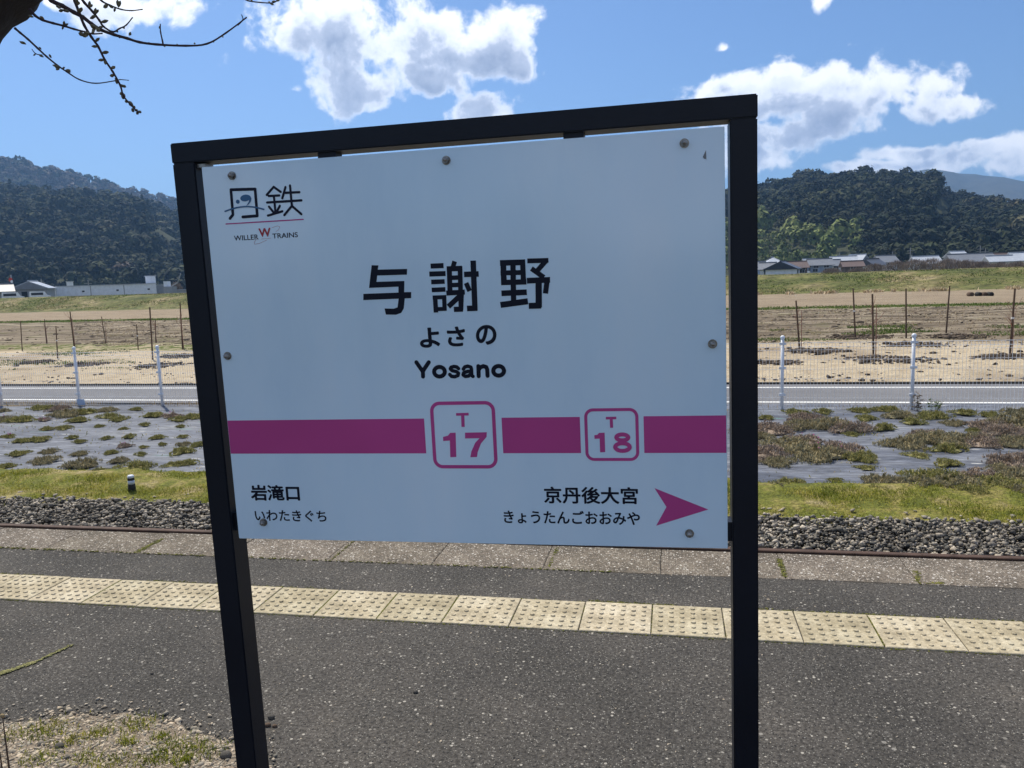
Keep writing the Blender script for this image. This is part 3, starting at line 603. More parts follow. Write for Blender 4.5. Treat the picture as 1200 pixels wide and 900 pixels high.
weed('dry_stalk', 6, 925, 0.0, .16, 1, .012, strawm, 'shorter bent dry stalk left of the tall stalk at the left edge', 0, .004, .003)

# ---------------------------------------------------------------- station name sign
SC = Vector((-0.36554271, 1.3220269, 1.37356972)); M3 = (Matrix.Rotation(R(.47578557), 3, 'Z') @ Matrix.Rotation(R(.82131831), 3, 'X') @ Matrix.Rotation(R(-.57111348), 3, 'Y'))
sg = empty('station_sign'); sg.matrix_world = Matrix.Translation(SC) @ M3.to_4x4()
tag(sg, 'white station name sign with magenta band in a dark navy steel frame on the platform', 'sign')
ZB = -1.40
# frame members: local x right, y away from camera, z up; panel face at y=0
def bar(name, x0, x1, y0, y1, z0, z1, m=postm, b=.002):
    bm = bmesh.new(); bmesh.ops.create_cube(bm, size=1); bmesh.ops.scale(bm, vec=(x1-x0, y1-y0, z1-z0), verts=bm.verts); bmesh.ops.translate(bm, vec=((x0+x1)/2, (y0+y1)/2, (z0+z1)/2), verts=bm.verts)
    if b: bmesh.ops.bevel(bm, geom=bm.edges[:], offset=b, segments=2, affect='EDGES')
    me = bpy.data.meshes.new(name); bm.to_mesh(me); bm.free(); o = link(name, me, m, sg); auto_smooth(o, 50); return o
YF, YBk = -.004, .046
bar('post', -.5040, -.4605, YF, YBk, ZB, .3525); bar('post', .4575, .4990, YF, YBk, ZB, .3525)
bar('top_beam', -.5045, .4995, YF-.0006, YBk+.0006, .3528, .3880)
for x in (-.2127, .2136): bar('bracket', x-.0165, x+.0165, .002, .030, .3425, .3530, postm, 0)
bar('bracket', .4502, .4580, .004, .03, -.3315, -.2985, postm, 0); bar('bracket', -.4608, -.4440, .004, .03, .3437, .3500, steel, 0)
bar('bracket', -.4610, -.4502, .006, .03, -.33, -.295, postm, 0)
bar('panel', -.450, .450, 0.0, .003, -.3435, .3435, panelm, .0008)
for i, (x, z) in enumerate([(-.3922, .3249), (-.0004, .3236), (.3885, .3223), (-.4352, .0059), (.4284, .0035), (-.3955, -.3106), (.3873, -.3178)]):
    if i == 0:
        b = MB(); n = 12
        b.tube([(0, 0, 0), (0, -.0012, 0)], .0075, 16)                    # washer
        b.tube([(0, -.0012, 0), (0, -.0055, 0)], .0058, 6)                # hexagon
        b.tube([(0, -.0055, 0), (0, -.008, 0), (0, -.0100, 0), (0, -.0112, 0)], [.0047, .0044, .0030, .0008], 12)   # dome
        nut = b.build('acorn_nut', steel, sg); auto_smooth(nut, 40); n_ = nut
    else: n_ = nut.copy(); COL.objects.link(n_); n_.parent = sg
    n_.location = (x, 0, z); n_.rotation_euler.y = random.uniform(0, 6)
def flat(name, polys, m, y=-.0004, th=.0003):
    """thin raised print from convex-ish polygons in panel x,z"""
    b = MB()
    for pg in polys:
        n = len(pg); area = sum(pg[i][0]*pg[(i+1) % n][1]-pg[(i+1) % n][0]*pg[i][1] for i in range(n))
        if area < 0: pg = pg[::-1]
        b.add([(x, y, z) for x, z in pg]+[(x, y+th, z) for x, z in pg], [tuple(range(n))]+[(i, n+i, n+(i+1) % n, (i+1) % n) for i in range(n)])
    return b.build(name, m, sg)
def stroke(pts, w, n=8):
    """polyline with round joints as polygons"""
    out = []
    for (a, b_) in zip(pts[:-1], pts[1:]):
        dx, dz = b_[0]-a[0], b_[1]-a[1]; L_ = math.hypot(dx, dz) or 1e-9; nx, nz = -dz/L_*w/2, dx/L_*w/2
        base = math.atan2(nz, nx)
        pg = [(b_[0]-math.cos(base+math.pi*k/n)*w/2*-1 if False else b_[0]+math.cos(base-math.pi*k/n)*w/2, b_[1]+math.sin(base-math.pi*k/n)*w/2) for k in range(n+1)]
        pg += [(a[0]+math.cos(base+math.pi-math.pi*k/n)*w/2, a[1]+math.sin(base+math.pi-math.pi*k/n)*w/2) for k in range(n+1)]
        out.append(pg)
    return out
def strokes(name, lines, w, m, y0=-.0004):
    k = 0; b = None; polys = []
    for l in lines: polys += stroke(l, w)
    bb = MB()
    for i, pg in enumerate(polys):
        n = len(pg); area = sum(pg[q][0]*pg[(q+1) % n][1]-pg[(q+1) % n][0]*pg[q][1] for q in range(n))
        if area < 0: pg = pg[::-1]
        y = y0-.00002*i; bb.add([(x, y, z) for x, z in pg], [tuple(range(n))])
    return bb.build(name, m, sg)
def text(name, body, box, m, bold=0.0, y=-.0004, squash=True):
    """box: x0,x1,z0,z1 on the panel; glyphs are scaled to fill it"""
    cu = bpy.data.curves.new(name, 'FONT'); cu.body = body; cu.size = 1; cu.extrude = 0.0; cu.resolution_u = 6
    o = bpy.data.objects.new(name, cu); COL.objects.link(o); bpy.context.view_layer.update()
    me = bpy.data.meshes.new_from_object(o.evaluated_get(bpy.context.evaluated_depsgraph_get())); bpy.data.objects.remove(o)
    me.update(); V = np.empty(len(me.vertices)*3, np.float32); me.vertices.foreach_get('co', V); V = V.reshape(-1, 3); mn, mx = V.min(0), V.max(0)
    x0, x1, z0, z1 = box; x0 += bold; x1 -= bold; z0 += bold; z1 -= bold; sx = (x1-x0)/(mx[0]-mn[0]); sz = (z1-z0)/(mx[1]-mn[1])
    N_ = np.column_stack([x0+(V[:, 0]-mn[0])*sx, y-V[:, 2]*.03, z0+(V[:, 1]-mn[1])*sz]); me.vertices.foreach_set('co', N_.astype(np.float32).ravel()); me.update()
    me.materials.clear()
    if bold:                      # heavier weight: the outline swept round a small circle
        bm = bmesh.new(); bm.from_mesh(me); base = bm.copy(); bm.free(); out = bmesh.new(); K = 10
        for k in range(K+1):
            dx, dz = (0, 0) if k == K else (bold*math.cos(2*math.pi*k/K), bold*math.sin(2*math.pi*k/K)); mp_ = {}
            for v in base.verts: mp_[v.index] = out.verts.new((v.co.x+dx, v.co.y-.000008*k, v.co.z+dz))
            for f in base.faces:
                try: out.faces.new([mp_[v.index] for v in f.verts])
                except ValueError: pass
        out.to_mesh(me); out.free(); base.free()
    return link(name, me, m, sg)
def bandpiece(x0, x1): flat('band', [[(x0, -.1780), (x1, -.1780), (x1, -.1150), (x0, -.1150)]], magm)
bandpiece(-.4490, -.0680); bandpiece(.0720, .2080); bandpiece(.3150, .4490)
def rring(name, x0, x1, z0, z1, r, w):
    def rr(x0, x1, z0, z1, r, n=8):
        out = []
        for cx_, cz_, a0 in ((x1-r, z1-r, 0), (x0+r, z1-r, 90), (x0+r, z0+r, 180), (x1-r, z0+r, 270)):
            out += [(cx_+r*math.cos(R(a0+90*k/n)), cz_+r*math.sin(R(a0+90*k/n))) for k in range(n+1)]
        return out
    A = rr(x0, x1, z0, z1, r); B = rr(x0+w, x1-w, z0+w, z1-w, r-w); n = len(A)
    return MB().add([(x, -.0004, z) for x, z in A]+[(x, -.0004, z) for x, z in B], [(i, (i+1) % n, n+(i+1) % n, n+i) for i in range(n)]).build(name, magm, sg)
rring('number_frame', -.0560, .0612, -.2055, -.0850, .0175, .0062); rring('number_frame', .2155, .3065, -.1918, -.1005, .015, .0052)
def tr(x0, y0, k):
    """tracer: points read on an enlarged crop of the photograph -> panel x,z"""
    def f(*p):
        out = []
        for x, y in p:
            d2 = M3.transposed() @ Vector(ray(x0+x/k, y0+y/k)); o2 = M3.transposed() @ (Vector(CAM)-SC); q = o2-d2*(o2.y/d2.y); out.append((q.x, q.z))
        return out
    return f
def butts(name, f, lines, m, kpx):
    """square ended strokes, width in crop pixels"""
    bb = MB(); i = 0
    for (x0, y0, x1, y1, w) in lines:
        (ax, az), (bx, bz_) = f((x0, y0), (x1, y1)); w = w*kpx/2; L_ = math.hypot(bx-ax, bz_-az); nx, nz = -(bz_-az)/L_*w, (bx-ax)/L_*w
        y = -.0004-.00001*i; i += 1; bb.add([(ax-nx, y, az-nz), (bx-nx, y, bz_-nz), (bx+nx, y, bz_+nz), (ax+nx, y, az+nz)], [(0, 1, 2, 3)])
    return bb.build(name, m, sg)
fB = tr(480, 455, 4.0); fK = tr(410, 280, 1200/260)
KB = .9/613/4.0; KK = .9/613/(1200/260)
def oval(cx_, cz_, rx, rz, n=20): return [(cx_+rx*math.cos(2*math.pi*k/n), cz_+rz*math.sin(2*math.pi*k/n)) for k in range(n+1)]
butts('lettering', fB, [(218, 122.5, 277, 121, 13), (249, 124, 251, 181, 16)], magm, KB)
flat('lettering', [fB((190, 209), (216, 208), (219, 322), (191, 323), (189, 245), (158, 247), (157, 228), (180, 222))], magm)
flat('lettering', [fB((260, 208), (362, 206), (361, 228), (335, 258), (319, 300), (316, 322), (285, 323), (290, 295), (308, 255), (328, 234), (260, 235))], magm)
butts('lettering', fB, [(920, 140, 969, 139, 12), (945, 140, 947, 185, 14)], magm, KB)
flat('lettering', [fB((888, 209), (914, 208), (917, 299), (893, 300), (891, 236), (867, 237), (866, 220), (880, 218))], magm)
strokes('lettering', [fB(*oval(997, 230, 28, 14)), fB(*oval(998, 275, 34, 18))], 19*KB, magm)
flat('lettering', [fK((118, 142), (155, 143), (151, 166), (310, 162), (309, 193), (148, 198), (144, 232), (295, 227), (294, 288), (332, 287), (332, 320), (297, 322), (292, 375), (278, 400), (250, 410), (195, 409), (188, 376), (238, 377), (258, 370), (264, 323), (73, 331), (73, 297), (263, 290), (263, 258), (104, 265))], inkm)
butts('lettering', fK, [(437, 147, 507, 144, 27), (430, 190, 518, 187, 27), (440, 233, 513, 230, 25), (443, 276, 517, 273, 25), (448, 317, 522, 314, 22), (461, 308, 466, 398, 26), (510, 306, 513, 388, 24), (460, 380, 518, 378, 22),
    (567, 121, 558, 152, 26), (524, 162, 608, 159, 28), (538, 155, 542, 292, 28), (596, 150, 601, 378, 26), (545, 210, 600, 208, 24), (545, 250, 600, 248, 24), (522, 293, 622, 287, 27), (598, 306, 533, 366, 28), (563, 381, 612, 379, 28), (606, 300, 603, 385, 22),
    (618, 192, 697, 189, 29), (667, 117, 677, 385, 30), (634, 376, 690, 374, 30), (629, 238, 648, 282, 26)], inkm, KK)
butts('lettering', fK, [(812, 130, 948, 126, 30), (815, 184, 950, 181, 26), (818, 236, 955, 232, 28), (829, 117, 834, 248, 31), (882, 115, 886, 355, 29), (934, 113, 940, 246, 28), (820, 294, 957, 288, 30), (815, 357, 963, 337, 32),
    (960, 119, 1074, 116, 25), (1066, 112, 1014, 172, 26), (982, 160, 1050, 208, 26), (958, 226, 1083, 221, 30), (1069, 208, 1058, 295, 28), (1021, 215, 1022, 370, 34), (968, 362, 1035, 360, 32)], inkm, KK)
strokes('lettering', [fK((360, 667), (393, 715)), fK((427, 667), (395, 715)), fK((395, 712), (396, 744))], 23*KK, inkm)
strokes('lettering', [fK(*oval(485, 718, 29, 26))], 23*KK, inkm)
strokes('lettering', [fK((588, 701), (578, 692), (562, 690), (548, 694), (544, 703), (553, 712), (576, 717), (588, 726), (585, 738), (568, 745), (550, 743), (541, 733))], 20*KK, inkm)
strokes('lettering', [fK((614, 704), (622, 692), (638, 688), (654, 693), (658, 703), (659, 737), (666, 743)), fK((658, 714), (634, 717), (616, 724), (613, 735), (624, 743), (642, 741), (656, 730))], 20*KK, inkm)
strokes('lettering', [fK((695, 688), (697, 742)), fK((697, 708), (706, 694), (722, 688), (738, 693), (743, 706), (745, 740))], 23*KK, inkm)
strokes('lettering', [fK(*oval(805, 713, 29, 26))], 23*KK, inkm)
text('lettering', 'よ', (-.0665, -.0300, .0104, .0455), inkm, .0013); text('lettering', 'さ', (-.0170, .0155, .0112, .0458), inkm, .0013); text('lettering', 'の', (.0342, .0705, .0125, .0468), inkm, .0014)
text('lettering', '岩滝口', (-.4160, -.3173, -.2685, -.2378), inkm, .0010); text('lettering', 'いわたきぐち', (-.4120, -.2683, -.3080, -.2862), inkm, .0004)
text('lettering', '京丹後大宮', (.1406, .3027, -.2678, -.2374), inkm, .0008); text('lettering', 'きょうたんごおおみや', (.0671, .3048, -.3048, -.2805), inkm, .0005)
flat('arrow', [[(.3306, -.2391), (.4187, -.2754), (.3498, -.2718)], [(.3498, -.2718), (.4187, -.2754), (.3321, -.3051)]], magm)
flat('chipped_mark', [[(.4215, .3095), (.4165, .2995), (.4185, .2965), (.4215, .2960), (.4220, .2940)]], stain)
# company mark traced on a 10.7 x 6.2 grid: origin at photo zoom (180,200) .. scaled
def lg(x, z): return (-.4120+(x-180)*(.1500/690), .2925-(z-200)*(.0535/300)+(x-180)*.0000153)
def LG(*p): return [lg(x, z+ (x-180)*.045) for x, z in p]
def px(*p):     # points measured on the enlarged photograph of the mark, turned into panel coordinates
    out = []
    for x, y in p:
        d = ray(240+x/7.5, 190+y/7.5); d = Vector(d); d2 = M3.transposed() @ d; o2 = M3.transposed() @ (Vector(CAM)-SC); t_ = -o2.y/d2.y; q = o2+d2*t_; out.append((q.x, q.z))
    return out
strokes('logo_mark', [px((222, 495), (248, 462), (230, 243), (443, 237), (462, 472), (335, 482))], .0052, navym)
strokes('logo_mark', [px((545, 288), (606, 218), (668, 262)), px((562, 298), (655, 293)), px((549, 355), (850, 336)), px((608, 300), (622, 440)), px((565, 392), (603, 438)), px((660, 385), (635, 432)), px((556, 470), (682, 432)),
                      px((710, 220), (682, 318)), px((705, 270), (832, 264)), px((750, 206), (766, 385), (700, 465)), px((766, 385), (850, 457))], .0042, navym)
arc = px(*[(180+x, 432-52*math.sin(math.pi*(.12+.76*x/340))+18*(1-x/340)+2) for x in range(0, 341, 34)])
strokes('logo_wave', [arc], .0027, bluem, -.0008)
c0 = px((291, 348))[0]; flat('logo_dot', [[(c0[0]+.0036*math.cos(a), c0[1]+.0036*math.sin(a)) for a in [k*math.pi/8 for k in range(16)]]], bluem, -.0006)
flat('logo_dot', [px(*[(358+45*math.cos(a), 315+30*math.sin(a)-4*math.cos(a)) for a in [k*math.pi/10 for k in range(20)]])], bluem, -.0006)
flat('logo_dot', [px((402, 300), (411, 320), (405, 345), (390, 368), (366, 386), (386, 352), (392, 330))], bluem, -.00075)
strokes('logo_rule', [px((187, 544), (866, 503))], .0021, magm)
fL = tr(240, 190, 7.5)
def fit_text(body, p0, p1, h, m, bold):      # lettering along a slightly rising line
    (xa, za), (xb, zb_) = fL(p0, p1); return text('lettering', body, (xa, xb, (za+zb_)/2, (za+zb_)/2+h), m, bold)
fit_text('WILLER', (260, 690), (474, 680), .0088, navym, .00012); fit_text('TRAINS', (597, 670), (820, 662), .0088, navym, .00012); fit_text('W', (478, 660), (584, 652), .0152, redm, .0007)
strokes('swoosh', [px((590, 577), (640, 560), (660, 568), (650, 592), (628, 610)), px((460, 672), (435, 705), (440, 722), (480, 715), (545, 685)), px((497, 676), (580, 668))], .00045, redm)

# ---------------------------------------------------------------- cherry tree (limb and hanging twigs)
ct = empty('cherry_tree', (-2.15, .75, 0)); tag(ct, 'cherry tree with a thick dark limb and budding bare twigs at the upper left corner', 'tree')
O = Vector((-2.15, .75, 0))
def cp(x, y, dist): return Vector(atd(x, y, dist))-O
rr = random.Random(3)
limb_c = [(-420, 640), (-390, 430), (-305, 225), (-188, 92), (-95, 8), (-14, -68), (50, -145), (140, -250), (230, -400), (330, -600)]
ds = [1.95, 1.95, 1.92, 1.9, 1.88, 1.85, 1.84, 1.85, 1.9, 2.0]
pts_ = [Vector((.02, .03, -.02)), Vector((0, .02, .25))]+[cp(x, y, d) for (x, y), d in zip(limb_c[1:], ds[1:])]
rad_ = [.20, .155]+[.145, .14, .132, .125, .118, .11, .09, .055, .015]
# smooth the path and give the bark swellings
fine_p = []; fine_r = []
for i in range(len(pts_)-1):
    for k in range(6):
        u = k/6; p = pts_[i].lerp(pts_[i+1], u); fine_p.append(p); fine_r.append(rad_[i]*(1-u)+rad_[i+1]*u)
for it in range(4): fine_p = [fine_p[0]]+[(fine_p[i-1]+fine_p[i]*2+fine_p[i+1])/4 for i in range(1, len(fine_p)-1)]+[fine_p[-1]]
tm = MB().tube(fine_p, fine_r, 28)
for i, v in enumerate(tm.v):
    q = Vector(v); ax_ = fine_p[min(len(fine_p)-1, i//28)]; nn = (q-ax_).normalized(); tm.v[i] = tuple(q+nn*(.010*mnoise.fractal(q*9, 1, 2, 4)+.006*mnoise.fractal(q*30, 1, 2, 3)))
tm.build('trunk', barkm, ct, True)
def twig(pts, r0, r1, d0, d1, nm='twig', buds=(), sub=()):
    n = len(pts); P_ = [cp(x, y, d0+(d1-d0)*i/(n-1)) for i, (x, y) in enumerate(pts)]
    Pf = []
    for i in range(n-1):
        p0_, p1_, p2_, p3_ = P_[max(i-1, 0)], P_[i], P_[i+1], P_[min(i+2, n-1)]
        for k in range(4):
            u = k/4; Pf.append(.5*((2*p1_)+(p2_-p0_)*u+(2*p0_-5*p1_+4*p2_-p3_)*u*u+(3*p1_-p0_-3*p2_+p3_)*u**3))
    Pf.append(P_[-1]); m_ = len(Pf); rs = [r0+(r1-r0)*i/(m_-1) for i in range(m_)]; rs = [r_*(1+.18*((i % 4) == 0)) for i, r_ in enumerate(rs)]
    o = MB().tube(Pf, rs, 7).build(nm, twigm, ct, True)
    # buds: small pointed ovals in clusters
    Vb = []; Fb = []; cnt = 0
    for (bx, by, k, s) in buds:
        c_ = cp(bx, by, (d0+d1)/2+.0); 
        near = min(Pf, key=lambda q: (q-c_).length); s = s*.62; 
        for j in range(k):
            dr = (c_-near); base = near; tip = c_+Vector((rr.uniform(-1, 1), rr.uniform(-1, 1), rr.uniform(-1, 1)))*s*.5
            ax_ = (tip-base); 
            if ax_.length < s*.8: ax_ = Vector((rr.uniform(-1, 1), rr.uniform(-.6, .6), rr.uniform(-1, .3))).normalized()*s*1.2; tip = base+ax_
            a_ = ax_.normalized(); b1 = a_.orthogonal().normalized(); b2 = a_.cross(b1); st = base+a_*max(0, ax_.length-s*1.5); 
            prof_ = [(0, .25), (.25, .75), (.55, 1.0), (.8, .65), (1.0, .08)]; V = []
            for (u, w) in prof_: V += [st+a_*u*s*1.7+(b1*math.cos(2*math.pi*q/6)+b2*math.sin(2*math.pi*q/6))*w*s*.40 for q in range(6)]
            n0_ = len(Vb); Vb += V; Fb += [(n0_+i*6+q, n0_+i*6+(q+1) % 6, n0_+(i+1)*6+(q+1) % 6, n0_+(i+1)*6+q) for i in range(4) for q in range(6)]
    if Vb:
        b = MB().add(Vb, Fb).build('buds', budm, o, True); tag(b, kind='stuff')
    return o
def zz(*p): return [(x/6.43, y/6.43) for x, y in p]
def zb(*p): return [(x/6.43, y/6.43, k, s) for x, y, k, s in p]
D = 1.62
twig(zz((330, -70), (390, 5), (470, 45), (560, 95), (625, 130), (690, 180), (760, 225), (860, 262), (960, 290), (1050, 318), (1180, 335), (1400, 345), (1560, 330), (1700, 250), (1860, 130)), .0040, .0011, D, D-.1, 'branch',
     zb((430, 40, 2, .010), (450, 70, 2, .010), (485, 85, 2, .011), (700, 205, 3, .012), (720, 225, 2, .011), (690, 240, 2, .009), (985, 245, 2, .008), (905, 285, 1, .006), (1120, 325, 1, .007), (1330, 345, 1, .007), (1470, 335, 1, .007), (1600, 315, 1, .006), (1680, 285, 1, .006), (1740, 215, 1, .006)))
twig(zz((1230, 345), (1225, 310), (1210, 240), (1208, 180)), .0016, .0008, D-.06, D-.06, 'twig', zb((1225, 330, 1, .007), (1212, 250, 1, .006), (1208, 195, 1, .006)))
twig(zz((1790, 190), (1830, 150), (1820, 110)), .0012, .0007, D-.1, D-.1)
twig(zz((545, -60), (565, 10), (595, 90), (635, 190), (690, 280), (740, 350), (790, 450), (850, 540), (905, 640), (930, 720), (985, 790), (1045, 850)), .0026, .0011, D-.08, D-.12, 'twig',
     zb((605, 75, 3, .010), (640, 260, 3, .010), (625, 255, 2, .009), (745, 300, 2, .010), (715, 365, 1, .010), (805, 378, 3, .011), (810, 395, 2, .010), (770, 460, 2, .010), (870, 510, 2, .010), (845, 580, 2, .010), (890, 595, 2, .011), (935, 650, 3, .011), (925, 720, 3, .012), (940, 740, 3, .012),
        (975, 785, 4, .012), (1005, 795, 2, .012), (1003, 825, 2, .011), (1045, 848, 2, .010), (1030, 835, 2, .009), (590, 8, 3, .010)))
twig(zz((600, -30), (640, 25), (700, 90), (750, 155), (780, 200), (850, 240), (900, 215), (950, 190), (1000, 130)), .0024, .0009, D-.02, D-.05, 'twig',
     zb((680, 20, 3, .010), (700, 130, 3, .010), (740, 80, 3, .010), (805, 150, 3, .011), (760, 205, 1, .009), (880, 235, 1, .008), (930, 210, 1, .008)))
twig(zz((720, -40), (770, 10), (830, 40), (910, 70), (990, 80), (1075, 70)), .0018, .0008, D-.02, D-.04, 'twig', zb((795, 50, 2, .010), (815, 25, 2, .010), (895, 15, 3, .011), (870, 45, 1, .008)))
twig(zz((225, 70), (262, 115), (320, 150), (400, 175), (480, 195), (560, 220), (640, 240), (700, 255), (770, 252)), .0026, .0012, 1.75, D, 'twig', zb((235, 130, 2, .010), (305, 125, 1, .009), (485, 185, 2, .009), (470, 200, 1, .007), (630, 265, 3, .010)))
twig(zz((115, 215), (150, 245), (210, 295), (280, 360), (350, 425), (430, 490), (510, 545), (600, 600), (720, 628), (870, 608), (905, 600), (970, 605)),   .0021, .0006, 1.75, D-.1, 'twig',
     zb((155, 310, 2, .009), (305, 415, 1, .009), (290, 360, 1, .006), (375, 415, 1, .008), (420, 505, 3, .011), (530, 535, 3, .010), (465, 510, 1, .007)))
twig(zz((320, 415), (270, 405), (240, 370)), .0010, .0006, D+.05, D+.05, 'twig', zb((270, 408, 1, .006)))
twig(zz((1800, -30), (1870, 5), (1960, 18), (2050, 22), (2085, 5), (2080, -20)), .0013, .0008, D, D, 'twig', zb((1890, 12, 1, .008), (2040, 25, 2, .008), (2080, 8, 2, .008)))

# ---------------------------------------------------------------- orchard stakes and soil rings
stk = [((932.8, 352.2), (937, 408.9)), ((999.7, 338), (1002.5, 396.7)), ((1022.3, 344.6), (1023.7, 417.4)), ((1061.7, 338), (1062, 396.7)), ((1113, 335), (1108.7, 390.5)), ((1189.5, 338), (1183.5, 414.6)),
       ((24, 376), (26, 411)), ((52, 374), (54.5, 402)), ((65.5, 382), (67.5, 420)), ((82, 365), (87, 407)), ((119, 371), (124, 402)), ((160, 380), (162, 410)), ((175.5, 360), (179, 422)), ((182, 375), (182.5, 402)), ((211, 355), (214, 409)),
       ((400, 350), (403, 410)), ((700, 345), (700, 400))]
slab_ = ['first stake right of the sign, short and slanting', 'thin tall stake second right of the sign', 'stake in front of the second one, standing in a dark soil ring', 'straight tall stake behind the fence post right of the sign',
         'leaning tall stake left of the rightmost stake', 'rightmost tall stake leaning inwards with white ties', 'leftmost short orchard stake left of the sign', 'second short orchard stake from the left edge', 'low stake in front between the second and the tall leaning stake',
         'tall leaning orchard stake above the left fence post', 'mid height stake with a pink sapling, left of the sign', 'short stake left of the tall dark stake', 'tall dark stake by the second fence post left of the sign', 'short thin stake right behind the tall dark stake', 'tall stake nearest the left sign post']
sapm = mat('sapling_twig', (.26, .13, .10), 20, 3, .8); tiem = mat('white_tie', (.7, .7, .7), 5, 2, .6)
soilm = mat('dark_soil', [(0, (.050, .036, .026)), (1, (.13, .098, .07))], 3, 6, .95, .02, 14, island=.3)
for i, (tp, bs) in enumerate(stk):
    P_ = onz(bs[0], bs[1], ZG+.03); hz = top_z(tp[0], tp[1], P_)-P_[2]; tpt = atd(tp[0], tp[1], math.hypot(P_[0], P_[1]))
    e = empty('orchard_stake', tuple(P_)); dx, dy = tpt[0]-P_[0], tpt[1]-P_[1]
    rad = .024 if hz > 1.3 else .018; MB().tube([(0, 0, -.05), (dx*.5, dy*.5, hz*.5), (dx, dy, hz)], [rad*1.1, rad, rad*.9], 7).build('pole', woodstake, e)
    hid = 240 < bs[0] < 850
    tag(e, (('orchard stake behind the left half of the sign panel' if bs[0] < 600 else 'orchard stake behind the right half of the sign panel') if hid else slab_[i]), 'stake', 'wooden stakes in the orchard')
    if i in (0, 2, 5, 7, 9, 10, 13, 14):
        sp_ = MB(); n = 8
        for k in range(n):
            a = rr.uniform(0, 6.28); z0 = hz*rr.uniform(.35, .8); ln = rr.uniform(.2, .6)*.6; sp_.tube([(dx*z0/hz, dy*z0/hz, z0), (dx*z0/hz+math.cos(a)*ln*.6, dy*z0/hz+math.sin(a)*ln*.6, z0+ln*.6), (dx*z0/hz+math.cos(a)*ln*.8, dy*z0/hz+math.sin(a)*ln*.8, z0+ln)], [.007, .005, .003], 4)
        sp_.tube([(.05, 0, 0), (.04, 0, hz*.8)], [.012, .008], 5).build('sapling', sapm, e)
    if i in (1, 5, 8, 11): MB().tube([(dx*.55, dy*.55, hz*.55-.02), (dx*.55, dy*.55, hz*.55+.02)], rad*1.5, 7).build('tie', tiem, e)
def mound(px_, py_, rx):
    P_ = onz(px_, py_, ZG+.05); r_ = rx/FPX*float(np.dot(P_-CAM, FW)); V = []; 
    n = int(260*max(1, r_)); a = rng.uniform(0, 6.283, n); q = np.clip(np.abs(rng.normal(.62, .27, n)), 0, 1.25)
    P3 = np.column_stack([np.cos(a)*q*r_, np.sin(a)*q*r_*.9, np.maximum(0, .03*np.cos((q-.65)*3))]); V, Fs = scatter(STB, IF, P3, np.clip(rng.lognormal(-3.3, .5, (n, 1)), .015, .12)*np.array([[1, 1, .6]]), tilt=.4)
    o = link('soil_ring', npmesh('soil_ring', V, Fs), soilm); o.location = (P_[0], P_[1], ZG+.03); o['kind'] = 'stuff'; return o
for (x, y, rx, lab) in [(1040, 421, 48, 'large dark ring of dug soil round the front stake right of the sign'), (957, 411, 34, 'dark soil ring round the first stake right of the sign'), (1005, 395, 38, 'flat soil ring round the thin tall stake'),
                        (1073, 404, 38, 'dark soil ring behind the right fence post'), (1180, 418, 34, 'soil ring round the rightmost stake'), (912, 425, 28, 'dark soil heap next to the right sign post'), (1118, 394, 36, 'faint soil ring round the leaning stake'),
                        (100, 427, 30, 'dark soil ring between the left fence posts'), (190, 428, 32, 'dark soil ring by the left sign post'), (45, 424, 22, 'faint soil ring left of the left fence post'), (208, 417, 22, 'soil ring behind the left sign post')]:
    mound(x, y, rx)
# clods over tan ground and ploughed field
N = 2600; Y = 16.3+(rng.uniform(0, 1, N)**1.6)*30; X = rng.uniform(-1, 1, N)*(Y*.85)-Y*.22; 
V, Fs = scatter(STB, IF, np.column_stack([X, Y, np.full(N, ZG+.03)]), np.clip(rng.lognormal(-3.9, .55, (N, 1))*(1+Y[:, None]/30), .01, .14)*np.array([[1, 1, .55]]), tilt=.4)
tag(link('soil_clods', npmesh('soil_clods', V, Fs), soilm), kind='stuff')
# tufts: dry stubble on plough, green weeds along strips
def tufts(name, n, fx, h, w, m, lean=1.0):
    P_ = np.array([fx() for _ in range(n)]); V, Fs = blades(P_, rng.uniform(h*.4, h, n), rng.uniform(w*.5, w, n), lean); return tag(link(name, npmesh(name, V, Fs), m), kind='stuff')
def crop(y): return lambda: None
def f_stub():
    while True:
        yy2 = random.uniform(25, 47); x = random.uniform(-.95, .62)*yy2
        if mnoise.noise(Vector((x*.3, yy2*.9, 2))) > -.1: return (x, yy2-.16*x+random.gauss(0, .1), ZG+.02)
tufts('field_stubble', 16000, f_stub, .10, .03, strawm, 1.6)
brownclod = mat('brown_clod', [(0, (.08, .06, .042)), (1, (.22, .175, .125))], 3, 5, .95, .01, 20, island=.45)
N = 15000; Y = rng.uniform(25, 47, N); X = rng.uniform(-.98, .66, N)*Y; V, Fs = scatter(STB, IF, np.column_stack([X, Y-.16*X, np.full(N, ZG+.02)]), np.clip(rng.lognormal(-3.0, .5, (N, 1)), .02, .16)*np.array([[1.3, 1, .5]]), tilt=.3)
tag(link('soil_clods', npmesh('soil_clods', V, Fs), brownclod), kind='stuff')
def f_line(y0, sd, z=ZG+.02):
    def f():
        while True:
            x = random.uniform(-60, 40)
            if mnoise.noise(Vector((x*.25, y0, 2))) > -.35: return (x, y0-.16*x+random.gauss(0, sd), z)
    return f
tufts('field_edge_grass', 16000, f_line(47, .8), .13, .05, grassg, 1.6)
def f_left():
    while True:
        x = random.uniform(-34, -7); yy2 = random.uniform(20, 26.5)
        if mnoise.noise(Vector((x*.35, yy2*.8, 5))) > .08+(.15 if x > -12 else 0): return (x, yy2, ZG+.02)
tufts('field_weeds', 11000, f_left, .085, .022, grassg, 1.6)
def f_right():
    while True:
        x = random.uniform(2, 22); yy2 = random.uniform(25, 31)
        if mnoise.noise(Vector((x*.35, yy2*.6, 15))) > .22: return (x, yy2, ZG+.02)
